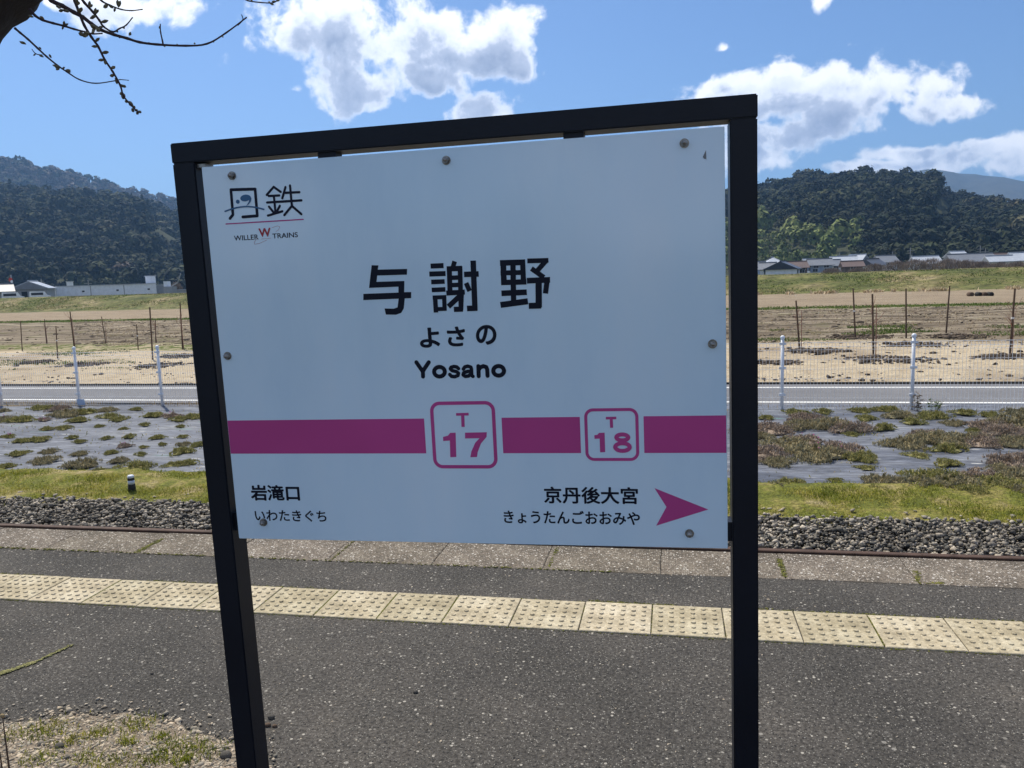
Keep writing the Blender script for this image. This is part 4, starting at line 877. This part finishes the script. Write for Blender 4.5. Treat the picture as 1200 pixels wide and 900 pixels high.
tufts('field_weeds', 6000, f_right, .11, .03, grassg, 1.6)
# four dark bales / pipe ends at the right
pipem = mat('dark_rubber', (.02, .018, .016), 5, 3, .8)
for i, (x, lab) in enumerate([(1137, 'brownish round bale at the left end of the row of four in the field'), (1146.5, 'dark flattened bale second in the row of four in the field'), (1153, 'brown bale third in the row of four in the field'), (1160, 'black round bale at the right end of the row of four in the field')]):
    P_ = onz(x, 347.5, ZG); o = MB().tube([(0, -.3, 0), (0, -.25, 0), (0, .25, 0), (0, .3, 0)], [.10, .15, .15, .10], 14).build('field_bale', [woodstake, pipem, woodstake, pipem][i], smooth=True); o.location = (P_[0], P_[1], ZG+.14); tag(o, lab, 'bale', 'dark bales in a row in the field')

# ---------------------------------------------------------------- levee
leveem = mat('levee_turf', [(0, (.055, .065, .02)), (.4, (.10, .11, .03)), (.65, (.17, .15, .06)), (1, (.30, .24, .14))], .35, 9, .95, .08, 3, stretch=(.5, 1, 1), fine=(3.0, .6))
A = np.array([-230, 118.0]); B_ = np.array([130, 47.0]); dirv = (B_-A)/np.linalg.norm(B_-A); nrm = np.array([-dirv[1], dirv[0]])
if nrm[1] < 0: nrm = -nrm
def levee_h(s): return ZG+1.62+.55*max(0, min(1, (200-s)/200))
V = []; secs = [(-2.5, 0), (0, .02), (.8, .16), (2.0, .42), (3.4, .70), (4.6, .93), (5.3, 1.0), (8.0, 1.0), (9, .9), (14, .38), (30, .36)]
Ls = np.linspace(0, np.linalg.norm(B_-A), 260)
for s in Ls:
    for k, (d, hf) in enumerate(secs):
        p = A+dirv*s+nrm*(d+(.35*mnoise.noise(Vector((s*.15, k*.7, 0))) if k else 0)); V.append((p[0], p[1], ZG-.02+(levee_h(s)-ZG)*hf+(.10*mnoise.fractal(Vector((p[0]*.4, p[1]*.8, 0)), 1, 2, 4) if 0 < k < 9 else 0)))
idx = np.arange(len(V)).reshape(len(Ls), len(secs)); gf = np.stack([idx[:-1, :-1], idx[1:, :-1], idx[1:, 1:], idx[:-1, 1:]], -1).reshape(-1, 4)
lv = link('levee', npmesh('levee', V, gf), leveem, smooth=True); tag(lv, kind='structure')
def f_lev(dlo, dhi, thr, x0=90, x1=330):
    def f():
        while True:
            s = random.uniform(x0, x1); d = random.uniform(dlo, dhi)
            if mnoise.noise(Vector((s*.12, d*.6, 22))) > thr:
                hf = np.interp(d, [q[0] for q in secs], [q[1] for q in secs]); p = A+dirv*s+nrm*d; return (p[0], p[1], ZG-.06+(levee_h(s)-ZG)*hf)
    return f
tufts('levee_grass', 46000, f_lev(0, 6, -.25), .17, .08, grassg, 1.8)
tufts('levee_dry_grass', 22000, f_lev(0, 8, .05), .16, .08, strawm, 1.8)
def f_straw():
    while True:
        s = random.uniform(235, 330)
        if mnoise.noise(Vector((s*.5, 1, 3))) > .0: p = A+dirv*s+nrm*random.gauss(-.6, .4); return (p[0], p[1], ZG)
tufts('straw_heaps', 3500, f_straw, .45, .10, mat('pale_straw', (.55, .43, .27), 3, 3, .9, island=.3), 1.4)

# ---------------------------------------------------------------- far buildings
def hmat(n, c, **k): return mat(n, c, 1.5, 4, k.pop('rough', .7), 0, **k)
WALLS = {'white': hmat('white_render', (.74, .77, .82)), 'cream': hmat('cream_render', (.50, .45, .38)), 'grey': hmat('grey_siding', (.30, .31, .33)), 'brown': hmat('brown_timber_wall', (.13, .09, .07)), 'blue': hmat('blue_grey_siding', (.30, .37, .50))}
ROOFS = {'black': hmat('black_glazed_tiles', (.075, .08, .095), rough=.35), 'grey': hmat('grey_tiles', (.17, .18, .20), rough=.4), 'metal': hmat('pale_metal_roof', (.40, .43, .48), rough=.4), 'brown': hmat('brown_roof_tiles', (.13, .09, .075), rough=.5)}
paneM = hmat('dark_window_glass', (.03, .035, .045), rough=.15); frameM = hmat('window_frame', (.55, .56, .58))
GZ = -.2
def house(px_, ytop, wpx, dist, wall, roof, lab, depth=7, yaw=0, storeys=2, hip=False, eave=.6, pitch=.45, cat='house', nm='house', win=True):
    P_ = atd(px_, ytop, dist); w = wpx/FPX*dist/math.cos(YAW)*.98; zt = float(P_[2]); rh = depth/2*pitch; hgt = zt-GZ-rh
    e = empty(nm, (P_[0], P_[1], GZ), yaw); tag(e, lab, cat)
    if hgt < 1.5: hgt = 1.5
    MB().box(-w/2, w/2, -depth/2, depth/2, 0, hgt).build('wall', WALLS[wall], e)
    W_, D_ = w/2+eave, depth/2+eave; z0 = hgt-eave*pitch; z1 = hgt+rh; r_ = MB()
    ri = W_-(D_*.8 if hip else 0); th = .16
    vs = [(-W_, -D_, z0), (W_, -D_, z0), (W_, D_, z0), (-W_, D_, z0), (-ri, 0, z1), (ri, 0, z1)]; n = 6
    r_.add(vs+[(x, y, z+th) for x, y, z in vs], [(6, 7, 11, 10), (8, 9, 10, 11), (7, 8, 11), (9, 6, 10), (0, 4, 5, 1), (2, 5, 4, 3), (1, 5, 2), (3, 4, 0), (0, 1, 7, 6), (1, 2, 8, 7), (2, 3, 9, 8), (3, 0, 6, 9)]).build('roof', ROOFS[roof], e)
    MB().box(-ri-.02, ri+.02, -.16, .16, z1+th-.02, z1+th+.2).build('roof_ridge', ROOFS[roof], e)
    # gable infill
    if not hip: MB().add([(-w/2, -depth/2, hgt), (-w/2, depth/2, hgt), (-w/2, 0, z1-.05), (w/2, -depth/2, hgt), (w/2, depth/2, hgt), (w/2, 0, z1-.05)], [(0, 2, 1), (3, 4, 5)]).build('gable', WALLS[wall], e)
    if win:
        proto = None; cols = max(1, int(w/2.6))
        for f_ in range(storeys):
            zc = hgt*(f_+.62)/storeys if storeys > 1 else hgt*.55
            for k in range(cols):
                x = -w/2+(k+.5)*w/cols+random.uniform(-.2, .2)
                if proto is None:
                    proto = MB().box(-.75, .75, -.07, .02, -.5, .5).build('window', frameM, e); MB().box(-.66, -.03, -.09, -.06, -.42, .42).box(.03, .66, -.09, -.06, -.42, .42).build('pane', paneM, proto); o = proto
                else: o = copy_tree(proto, e)
                o.location = (x, -depth/2, zc)
    return e
yv = -YAW*.4
H = [(890, 307, 10, 255, 'blue', 'grey', 'small blue grey house with grey roof beside the right sign post', 7, .3), (905, 302, 22, 262, 'white', 'metal', 'white house under a broad pale metal hipped roof, left end of the village', 9, .1, 2, True),
     (900, 309, 14, 235, 'white', 'grey', 'white walled house in the front row near the sign post', 7, -.2), (917, 308, 16, 230, 'white', 'black', 'white gabled house turned towards the tracks with dark roof', 8, 1.2), (932, 307, 20, 245, 'brown', 'brown', 'brown timber house with brown roof, front row of the village', 7, .05),
     (948, 304, 10, 275, 'white', 'metal', 'narrow house with bright metal roof behind the brown one', 6, .1), (960, 304, 22, 250, 'blue', 'grey', 'long blue grey house in mid village', 7, .0), (975, 305, 14, 262, 'white', 'grey', 'white house right of the long blue grey one', 7, .2),
     (988, 301, 24, 268, 'brown', 'metal', 'large brown barn with pale metal roof', 9, .05), (1005, 299, 14, 270, 'brown', 'metal', 'tall dark house with bright sloping roof', 8, -.5), (998, 312, 18, 225, 'brown', 'brown', 'low brown shed in front of the large barn', 5, 0, 1),
     (1022, 304, 12, 250, 'white', 'black', 'small white house with a dark roof right of the barn', 7, .4), (1037, 300, 16, 262, 'white', 'grey', 'two storey white house with grey roof mid village', 8, .1), (1084, 301, 22, 255, 'white', 'metal', 'pale roofed house behind the brown bushes', 8, .05),
     (1136, 300, 38, 250, 'grey', 'grey', 'long grey warehouse with ridged grey roof', 9, 0), (1121, 295, 12, 300, 'white', 'metal', 'distant white roofed house above the warehouse', 7, .2), (1170, 306, 20, 228, 'white', 'metal', 'low white shed in front of the right hand houses', 5, 0, 1),
     (1178, 298, 30, 262, 'brown', 'brown', 'broad brown roofed house at the right', 9, .1), (1196, 299, 18, 245, 'white', 'metal', 'white house at the right edge of the photo', 8, .05)]
for h in H:
    px_, yt, wp_, ds_, wl, rf, lab = h[:7]; dp_ = h[7] if len(h) > 7 else 7; yw = h[8] if len(h) > 8 else 0; st_ = h[9] if len(h) > 9 else 2; hp = h[10] if len(h) > 10 else False
    house(px_, yt, wp_, ds_, wl, rf, lab, dp_, -YAW+.2+yw, st_, hp)
# left group
GZ = -.1
gsh = house(38.5, 330.5, 40, 190, 'grey', 'metal', 'grey gabled shed at the left with two dark openings', 6.2, 2.12, 1, pitch=.42, cat='shed', nm='shed', win=False, eave=.35)
for yy_ in (-1.1, .9): MB().box(-.06, -.003, -.5, .5, 0, 1.7).build('opening', paneM, gsh, loc=(-40/FPX*190/math.cos(YAW)*.98/2, yy_, .4))
house(1, 334, 15, 180, 'grey', 'grey', 'dark roofed house cut by the left photo edge', 7, .8, 1, pitch=.35, win=False)
def block(nm, x0, x1, y0, y1, dist, depth, m, lab, cat, ribs=0, roofm=None, base=GZ):
    a_ = atd(x0, y1, dist); b_ = atd(x1, y1, dist); zt = float(atd((x0+x1)/2, y0, dist)[2]); w = math.hypot(b_[0]-a_[0], b_[1]-a_[1]); yaw_ = math.atan2(b_[1]-a_[1], b_[0]-a_[0])
    mid = (a_+b_)/2; e = empty(nm, (mid[0], mid[1], base), yaw_); tag(e, lab, cat); h_ = zt-base
    MB().box(-w/2, w/2, 0, depth, 0, h_-.15).build('wall', m, e); MB().box(-w/2-.15, w/2+.15, -.2, depth+.2, h_-.147, h_).build('roof', roofm or ROOFS['metal'], e)
    for k in range(1, ribs+1):
        x = -w/2+w*k/(ribs+1); MB().box(x-.08, x+.08, -.06, -.003, .05, h_-.2).build('pilaster', WALLS['grey'], e)
    return e, w, h_
e, w, h_ = block('warehouse', 66.5, 184, 333.5, 347, 205, 14, WALLS['white'], 'long low white warehouse with flat roof left of the sign', 'warehouse', 2)
for k in (-.24, .1, .42): MB().box(w*k-.25, w*k+.25, -.06, .0-.003, 1.6, 1.95).build('vent', paneM, e)
block('rooftop_block', 171, 183, 323, 334, 212, 4, WALLS['white'], 'tall white block rising behind the right end of the white warehouse', 'tower', 0)
block('shed', 55, 66, 338, 346, 200, 5, WALLS['white'], 'low white lean-to between the grey shed and the white warehouse', 'shed', 0)
block('shed', 184, 196, 333.5, 343, 215, 5, WALLS['grey'], 'pale grey shed adjoining the right end of the warehouse', 'shed', 0)
block('concrete_wall', 196, 240, 339, 343, 205, .4, WALLS['grey'], 'long low grey wall right of the pale grey shed', 'wall', 0)
block('shed', 78, 86, 329.5, 334, 240, 5, WALLS['white'], 'small white roof structure behind the warehouse', 'shed', 0)
# openings of the gabled shed
# small white vans by the shed
def van(px_, py_, dist, lab):
    P_ = atd(px_, py_, dist); e = empty('van', (P_[0], P_[1], GZ+.2), .75); tag(e, lab, 'van'); b = MB()
    V = [(-1.7, 0, .3), (1.7, 0, .3), (1.7, 0, 1.0), (1.15, 0, 1.15), (.75, 0, 1.8), (-1.6, 0, 1.85), (-1.7, 0, 1.2)]; n = len(V)
    b.add([(x, -.74, z) for x, y, z in V]+[(x, .74, z) for x, y, z in V], [tuple(range(n)), tuple(range(2*n-1, n-1, -1))]+[((i+1) % n, i, n+i, n+(i+1) % n) for i in range(n)]).build('body', WALLS['white'], e)
    MB().box(-1.4, .5, -.76, -.742, 1.15, 1.6).build('side_window', paneM, e)
    for x in (-1.1, 1.1): MB().tube([(x, -.78, .32), (x, -.6, .32)], .32, 12).build('wheel', pipem, e)
van(15, 345, 165, 'white van parked before the dark roofed house'); van(47, 346, 170, 'white van parked before the grey gabled shed')
# red and white pole
P_ = atd(14, 334, 195); e = empty('signal_pole', (P_[0], P_[1], GZ)); tag(e, 'thin pole with a round red and white sign above the left house', 'pole'); zt = float(atd(14, 322, 195)[2])-GZ
MB().tube([(0, 0, 0), (0, 0, zt)], .13, 8).build('pole', WALLS['grey'], e); MB().tube([(0, -.15, zt-1), (0, -.25, zt-1)], .42, 16).build('disc', hmat('red_sign', (.55, .06, .04)), e); MB().tube([(.3, -.26, zt-1.4), (.3, -.3, zt-1.4)], .3, 12).build('plate', WALLS['white'], e)
# crane-like machinery
P_ = atd(200, 343, 200); e = empty('farm_machine', (P_[0], P_[1], GZ)); tag(e, 'small grey machine with raised arm right of the warehouse', 'machine')
MB().box(-1, 1, -1, 1, 0, 2.2).build('body', WALLS['grey'], e); MB().tube([(0, 0, 2), (2, 0, 3), (3, 0, 5)], .14, 6).build('arm', WALLS['grey'], e); MB().box(-1.2, -.2, -.6, .6, 2.2, 3.4).build('cab', WALLS['white'], e)
# utility poles
upm = hmat('pole_concrete', (.30, .29, .28))
for x, yt, d_, lab in [(1067, 290, 290, 'utility pole with crossarm above the brown bushes'), (1149, 288, 290, 'utility pole behind the long grey warehouse'), (1046, 295, 300, 'thin utility pole between the white houses'), (1155, 291, 310, 'second pole just right of the one behind the warehouse'), (984, 296, 290, 'utility pole behind the large brown barn'),
                       (103, 328, 260, 'utility pole behind the white warehouse roof'), (48, 327, 250, 'utility pole above the grey gabled shed')]:
    P_ = atd(x, yt, d_); e = empty('utility_pole', (P_[0], P_[1], -.2), YAW); h_ = float(P_[2])+.2; tag(e, lab, 'utility pole', 'utility poles in the village')
    MB().tube([(0, 0, 0), (0, 0, h_)], [.19, .12], 8).build('shaft', upm, e); MB().box(-1.1, 1.1, -.16, -.06, h_-1.1, h_-.95).box(-.8, .8, -.16, -.06, h_-1.9, h_-1.78).build('crossarm', upm, e); MB().tube([(.3, -.3, h_-3.2), (.3, -.3, h_-2.3)], .22, 8).build('transformer', upm, e)

# bare brown bushes before the village
bushm = mat('bare_bush_twigs', [(0, (.13, .10, .08)), (1, (.27, .21, .165))], 1, 3, .9, 0, island=.35, trans=.15)
def bush(px_, ytop, wpx, dist, lab, mm=bushm, gz=-.2):
    P_ = atd(px_, ytop, dist); r_ = wpx/FPX*dist/2; h_ = float(P_[2])-gz; n = 1000
    a = rng.uniform(0, 6.283, n); q = np.sqrt(rng.uniform(0, 1, n)); z = rng.uniform(0, 1, n)**.8; lim = np.sqrt(np.clip(1-z**2.5, .02, 1)); P3 = np.column_stack([np.cos(a)*q*r_*lim, np.sin(a)*q*r_*.7*lim, z*h_*.85])
    V, Fs = blades(P3, rng.uniform(.3, .9, n), rng.uniform(.035, .08, n), .9); o = empty('bare_bush', (P_[0], P_[1], gz)); tag(o, lab, 'bush', 'bare bushes before the village'); tag(link('twigs', npmesh('twigs', V, Fs), mm, o), kind='stuff')
    st = MB()
    for k in range(5): st.tube([(0, 0, 0), (random.uniform(-.4, .4)*r_, random.uniform(-.3, .3)*r_, h_*.6)], [.08, .03], 5)
    st.build('stem', woodstake, o)
for i, (x, yt, w_, d_) in enumerate([(1025, 310, 26, 190), (1050, 306, 30, 185), (1072, 304, 34, 180), (1092, 303, 34, 182), (1112, 304, 34, 178), (1132, 306, 30, 180), (1150, 308, 26, 178), (1170, 310, 30, 176), (1192, 309, 30, 172), (975, 316, 22, 200), (1005, 316, 20, 195), (206, 330, 16, 230)]):
    bush(x, yt, w_, d_, ['low bare brown bush at the left end of the bush row', 'second bare bush from the left in the bush row', 'tall rounded bare bush below the first utility pole', 'tall bare bush before the pale roofed house', 'bare bush left of the long warehouse', 'bare bush before the middle of the warehouse',
                         'lower bare bush at the warehouse right end', 'low bush before the low white shed', 'bare bush at the right photo edge', 'small grey bush before the brown barn', 'small bush before the low brown shed', 'bare bush at the hill foot beside the left sign post'][i])

# ---------------------------------------------------------------- hills and forest
floorm = mat('forest_floor', [(0, (.02, .028, .012)), (1, (.05, .055, .025))], .02, 6, 1)
treem = mat('forest_crown', [(0, (.008, .014, .007)), (.45, (.016, .024, .009)), (.75, (.038, .045, .017)), (1, (.08, .072, .038))], .028, 8, .95, 0, island=.3, hue=.12, fine=(.09, .75))
bamboom = mat('bamboo_crown', [(0, (.085, .12, .030)), (1, (.19, .21, .065))], .03, 4, .9, 0, island=.35, hue=.1, fine=(.6, .3))
barem = mat('leafless_crown', [(0, (.085, .065, .050)), (1, (.14, .11, .085))], .03, 4, .95, 0, island=.3, fine=(.6, .3))
def ridge_h(pts3, wid, X, Y, seed, amp):
    best = np.full(X.shape, 1e9); H_ = np.zeros(X.shape)
    for a_, b_ in zip(pts3[:-1], pts3[1:]):
        ab = b_[:2]-a_[:2]; L2 = ab@ab; u = np.clip(((X-a_[0])*ab[0]+(Y-a_[1])*ab[1])/L2, 0, 1); d = np.hypot(X-(a_[0]+u*ab[0]), Y-(a_[1]+u*ab[1])); h_ = a_[2]+u*(b_[2]-a_[2]); k = d < best; best[k] = d[k]; H_[k] = h_[k]
    t_ = np.clip(1-best/wid, 0, 1); f = t_**1.15*(1.35-.35*t_)
    nz = np.array([mnoise.fractal(Vector((x/110, y/110, seed)), 1, 2, 4) for x, y in zip(X.ravel(), Y.ravel())]).reshape(X.shape)
    return H_*f + amp*nz*np.clip((1-t_)*3, .12, 1)*np.clip(t_*5, 0, 1), t_
def hill(name, prof, dist, wid, step, seed, amp, th, lab=None, xr=None):
    pts3 = [np.array(atd(x, y, dist*(1+.015*math.sin(i*1.3)))) - np.array([0, 0, th]) for i, (x, y) in enumerate(prof)]
    xa = min(p[0] for p in pts3)-wid; xb = max(p[0] for p in pts3)+wid; ya = min(p[1] for p in pts3)-wid; yb = max(p[1] for p in pts3)+wid*.6
    gx, gy = np.meshgrid(np.arange(xa, xb, step), np.arange(ya, yb, step)); gz, t_ = ridge_h(pts3, wid, gx, gy, seed, amp); gz = gz-1.0-4*(t_ <= 0)
    n0, n1 = gx.shape; idx = np.arange(n0*n1).reshape(n0, n1); gf = np.stack([idx[:-1, :-1], idx[:-1, 1:], idx[1:, 1:], idx[1:, :-1]], -1).reshape(-1, 4)
    kf = (t_.ravel()[gf] > 0).any(1); gf = gf[kf]; us = np.unique(gf); mp_ = np.zeros(n0*n1, int); mp_[us] = np.arange(len(us))
    V = np.stack([gx, gy, gz], -1).reshape(-1, 3)[us]; o = link(name, npmesh(name, V, mp_[gf]), floorm, smooth=True); tag(o, kind='structure')
    return pts3, (xa, xb, ya, yb)
def crown_bases(kind, n=7, V0=IV2):
    out = []
    for i in range(n):
        V = V0.copy(); V *= (1+rng.uniform(-.24, .26, len(V)))[:, None]
        z = V[:, 2].copy()
        if kind == 'cone': r_ = np.clip((1.15-z)/2, .1, 1); V[:, 0] *= r_*1.1; V[:, 1] *= r_*1.1; V[:, 2] *= 1.6
        else: V[:, 2] = np.where(z < -.3, -.3+(z+.3)*.4, z)
        out.append(V)
    return out
def shard_bases(kind, nt, size, n=6):
    out = []
    for i in range(n):
        d = rng.normal(0, 1, (nt, 3)); d /= np.linalg.norm(d, axis=1)[:, None]; d[:, 2] = np.where(d[:, 2] < -.35, -d[:, 2], d[:, 2])
        lob = 1+.30*np.array([mnoise.noise(Vector(q*1.9)+Vector((i*7.3, 0, 0))) for q in d])
        c = d*(lob*rng.uniform(.72, 1.05, nt))[:, None]
        if kind == 'cone':
            u = rng.uniform(0, 1, nt); a = rng.uniform(0, 6.283, nt); r_ = (1-u)*.85*rng.uniform(.7, 1.1, nt)+.05; c = np.column_stack([r_*np.cos(a), r_*np.sin(a), -1+u*2.6]); d = np.column_stack([np.cos(a), np.sin(a), .5+0*a])
        v = d+rng.normal(0, .28, (nt, 3)); v /= np.linalg.norm(v, axis=1)[:, None]
        t1 = np.cross(v, rng.normal(0, 1, (nt, 3))); t1 /= np.linalg.norm(t1, axis=1)[:, None]; t2 = np.cross(v, t1); s_ = rng.uniform(.6, 1.3, nt)[:, None]*size
        out.append(np.stack([c+t1*s_, c-t1*s_*.5+t2*s_*.8, c-t1*s_*.5-t2*s_*.8], 1).reshape(-1, 3))
    return out
NS, NF = 64, 30
CB = shard_bases('round', NS, .30); FB_ = np.arange(NS*3).reshape(-1, 3); CC = shard_bases('cone', NS, .26)
CB2 = shard_bases('round', NF, .46); FF_ = np.arange(NF*3).reshape(-1, 3)
def project(P_):
    v = P_-CAM; z = v@FW; return 600+FPX*(v@RT)/z, 450-FPX*(v@UP)/z
def forest(name, pts3, wid, box, n, seed, amp, size, m, pxr, sel=None, bases=CB, Fc=FB_, back=-30, asp=1.0):
    xa, xb, ya, yb = box; X = rng.uniform(xa, xb, n*4); Y = rng.uniform(ya, yb, n*4)
    pxx, _ = project(np.column_stack([X, Y, np.full(len(X), 20.)])); k = (pxx > pxr[0]) & (pxx < pxr[1]) & (Y > 50); X, Y, pxx = X[k], Y[k], pxx[k]
    PXR = [project(p)[0] for p in pts3]; DR = [math.hypot(p[0], p[1]) for p in pts3]; rd = np.hypot(X, Y); k = rd < np.interp(pxx, PXR, DR)-back; X, Y, pxx = X[k][:n*3], Y[k][:n*3], pxx[k][:n*3]
    Z, t_ = ridge_h(pts3, wid, X, Y, seed, amp); k = (t_ > .02); X, Y, Z, t_, pxx = X[k], Y[k], Z[k], t_[k], pxx[k]
    if sel is not None: k = sel(X, Y, Z, t_, pxx); X, Y, Z = X[k], Y[k], Z[k]
    X, Y, Z = X[:n], Y[:n], Z[:n]
    s = size*np.clip(rng.lognormal(-.25, .33, (len(X), 1)), .4, 1.7)*np.array([[1, 1, asp]])
    V, Fs = scatter(bases, Fc, np.column_stack([X, Y, Z-1+s[:, 0]*.7*asp]), s, tilt=.08); print(name, len(X), len(Fs)); return tag(link(name, npmesh(name, V, Fs), m), kind='stuff')
# right hill
RH = [(560, 292), (640, 278), (720, 262), (800, 240), (850, 225), (885, 219), (940, 203), (977, 207), (1013, 200), (1047, 203), (1067, 211), (1100, 222), (1133, 229), (1167, 236), (1200, 241), (1290, 262), (1400, 285)]
p3, bx = hill('hill', RH, 620, 300, 14, 4, 6, 3.5)
bam = lambda X, Y, Z, t_, px: (px < 990+60*np.array([mnoise.noise(Vector((x*.01, y*.01, 0))) for x, y in zip(X, Y)])) & (Z < 20+14*np.array([mnoise.noise(Vector((x*.02, y*.02, 5))) for x, y in zip(X, Y)]))
forest('forest', p3, 300, bx, 13500, 4, 6, 3.1, treem, (780, 1400), lambda X, Y, Z, t_, px: ~bam(X, Y, Z, t_, px))
forest('forest', p3, 300, bx, 600, 4, 6, 2.6, treem, (780, 1400), lambda X, Y, Z, t_, px: ~bam(X, Y, Z, t_, px), bases=CC, asp=1.0)
forest('forest', p3, 300, bx, 3200, 4, 6, 2.9, bamboom, (840, 1060), bam, asp=1.2)
forest('forest', p3, 300, bx, 1800, 4, 6, 6.0, treem, (300, 780), bases=CB2, Fc=FF_)
# left hills
LH = [(-420, 215), (-250, 205), (-120, 208), (0, 218), (67, 223), (103, 227), (150, 233), (205, 247), (280, 264), (360, 285), (450, 305)]
p3, bx = hill('hill', LH, 800, 400, 16, 7, 8, 4)
bamL = lambda X, Y, Z, t_, px: (np.abs(px-148) < 18) & (Z < 45) & (Z > 8)
forest('forest', p3, 400, bx, 12500, 7, 8, 3.9, treem, (-300, 330), lambda X, Y, Z, t_, px: ~(bamL(X, Y, Z, t_, px) & (rng.random(len(X)) < .6)))
forest('forest', p3, 400, bx, 600, 7, 8, 3.2, treem, (-300, 330), bases=CC, asp=1.0)
forest('forest', p3, 400, bx, 110, 7, 8, 4.2, bamboom, (110, 185), bamL)
forest('forest', p3, 400, bx, 60, 7, 8, 4.5, barem, (135, 175), lambda X, Y, Z, t_, px: Z < 14)
L2 = [(-420, 150), (-200, 160), (-60, 172), (0, 182), (12, 187), (37, 198), (83, 203), (123, 213), (160, 225), (200, 233), (260, 250), (350, 275), (450, 300)]
p3, bx = hill('hill', L2, 1450, 500, 26, 11, 12, 4)
forest('forest', p3, 500, bx, 7000, 11, 12, 5.2, barem, (-300, 300), bases=CB2, Fc=FF_, back=-60)
forest('forest', p3, 500, bx, 3200, 11, 12, 5.2, treem, (-300, 300), bases=CB2, Fc=FF_, back=-60)
# far mountains
p3, bx = hill('mountain', [(900, 262), (980, 235), (1030, 212), (1055, 202), (1075, 198), (1095, 198), (1120, 201), (1150, 203), (1172, 206), (1200, 211), (1260, 216), (1330, 235), (1450, 265)], 3400, 1100, 55, 14, 30, 0)
bpy.data.objects['mountain'].data.materials.clear(); bpy.data.objects['mountain'].data.materials.append(mat('mountain_forest', [(0, (.03, .038, .02)), (1, (.07, .065, .045))], .004, 8, 1, 0, fine=(.03, .3)))
# village trees at hill foot
for i in range(0): pass

# ---------------------------------------------------------------- haze
hz = MB().box(-9000, 9000, -3000, 9500, -4, 900).build('haze', None) if False else None
hm = bpy.data.materials.new('haze_air'); hm.use_nodes = True; ht = NT(hm.node_tree); ht.n.remove(ht.n['Principled BSDF'])
pv = ht.new('ShaderNodeVolumePrincipled', {'Color': (.30, .56, 1, 1), 'Density': .00021, 'Anisotropy': .3}); ht.l.new(pv.outputs[0], ht.n['Material Output'].inputs['Volume'])
hz = MB().box(-6500, 6500, -300, 7000, -6, 470).build('haze', hm); tag(hz, kind='stuff')
hz.data.materials.clear(); hz.data.materials.append(hm)
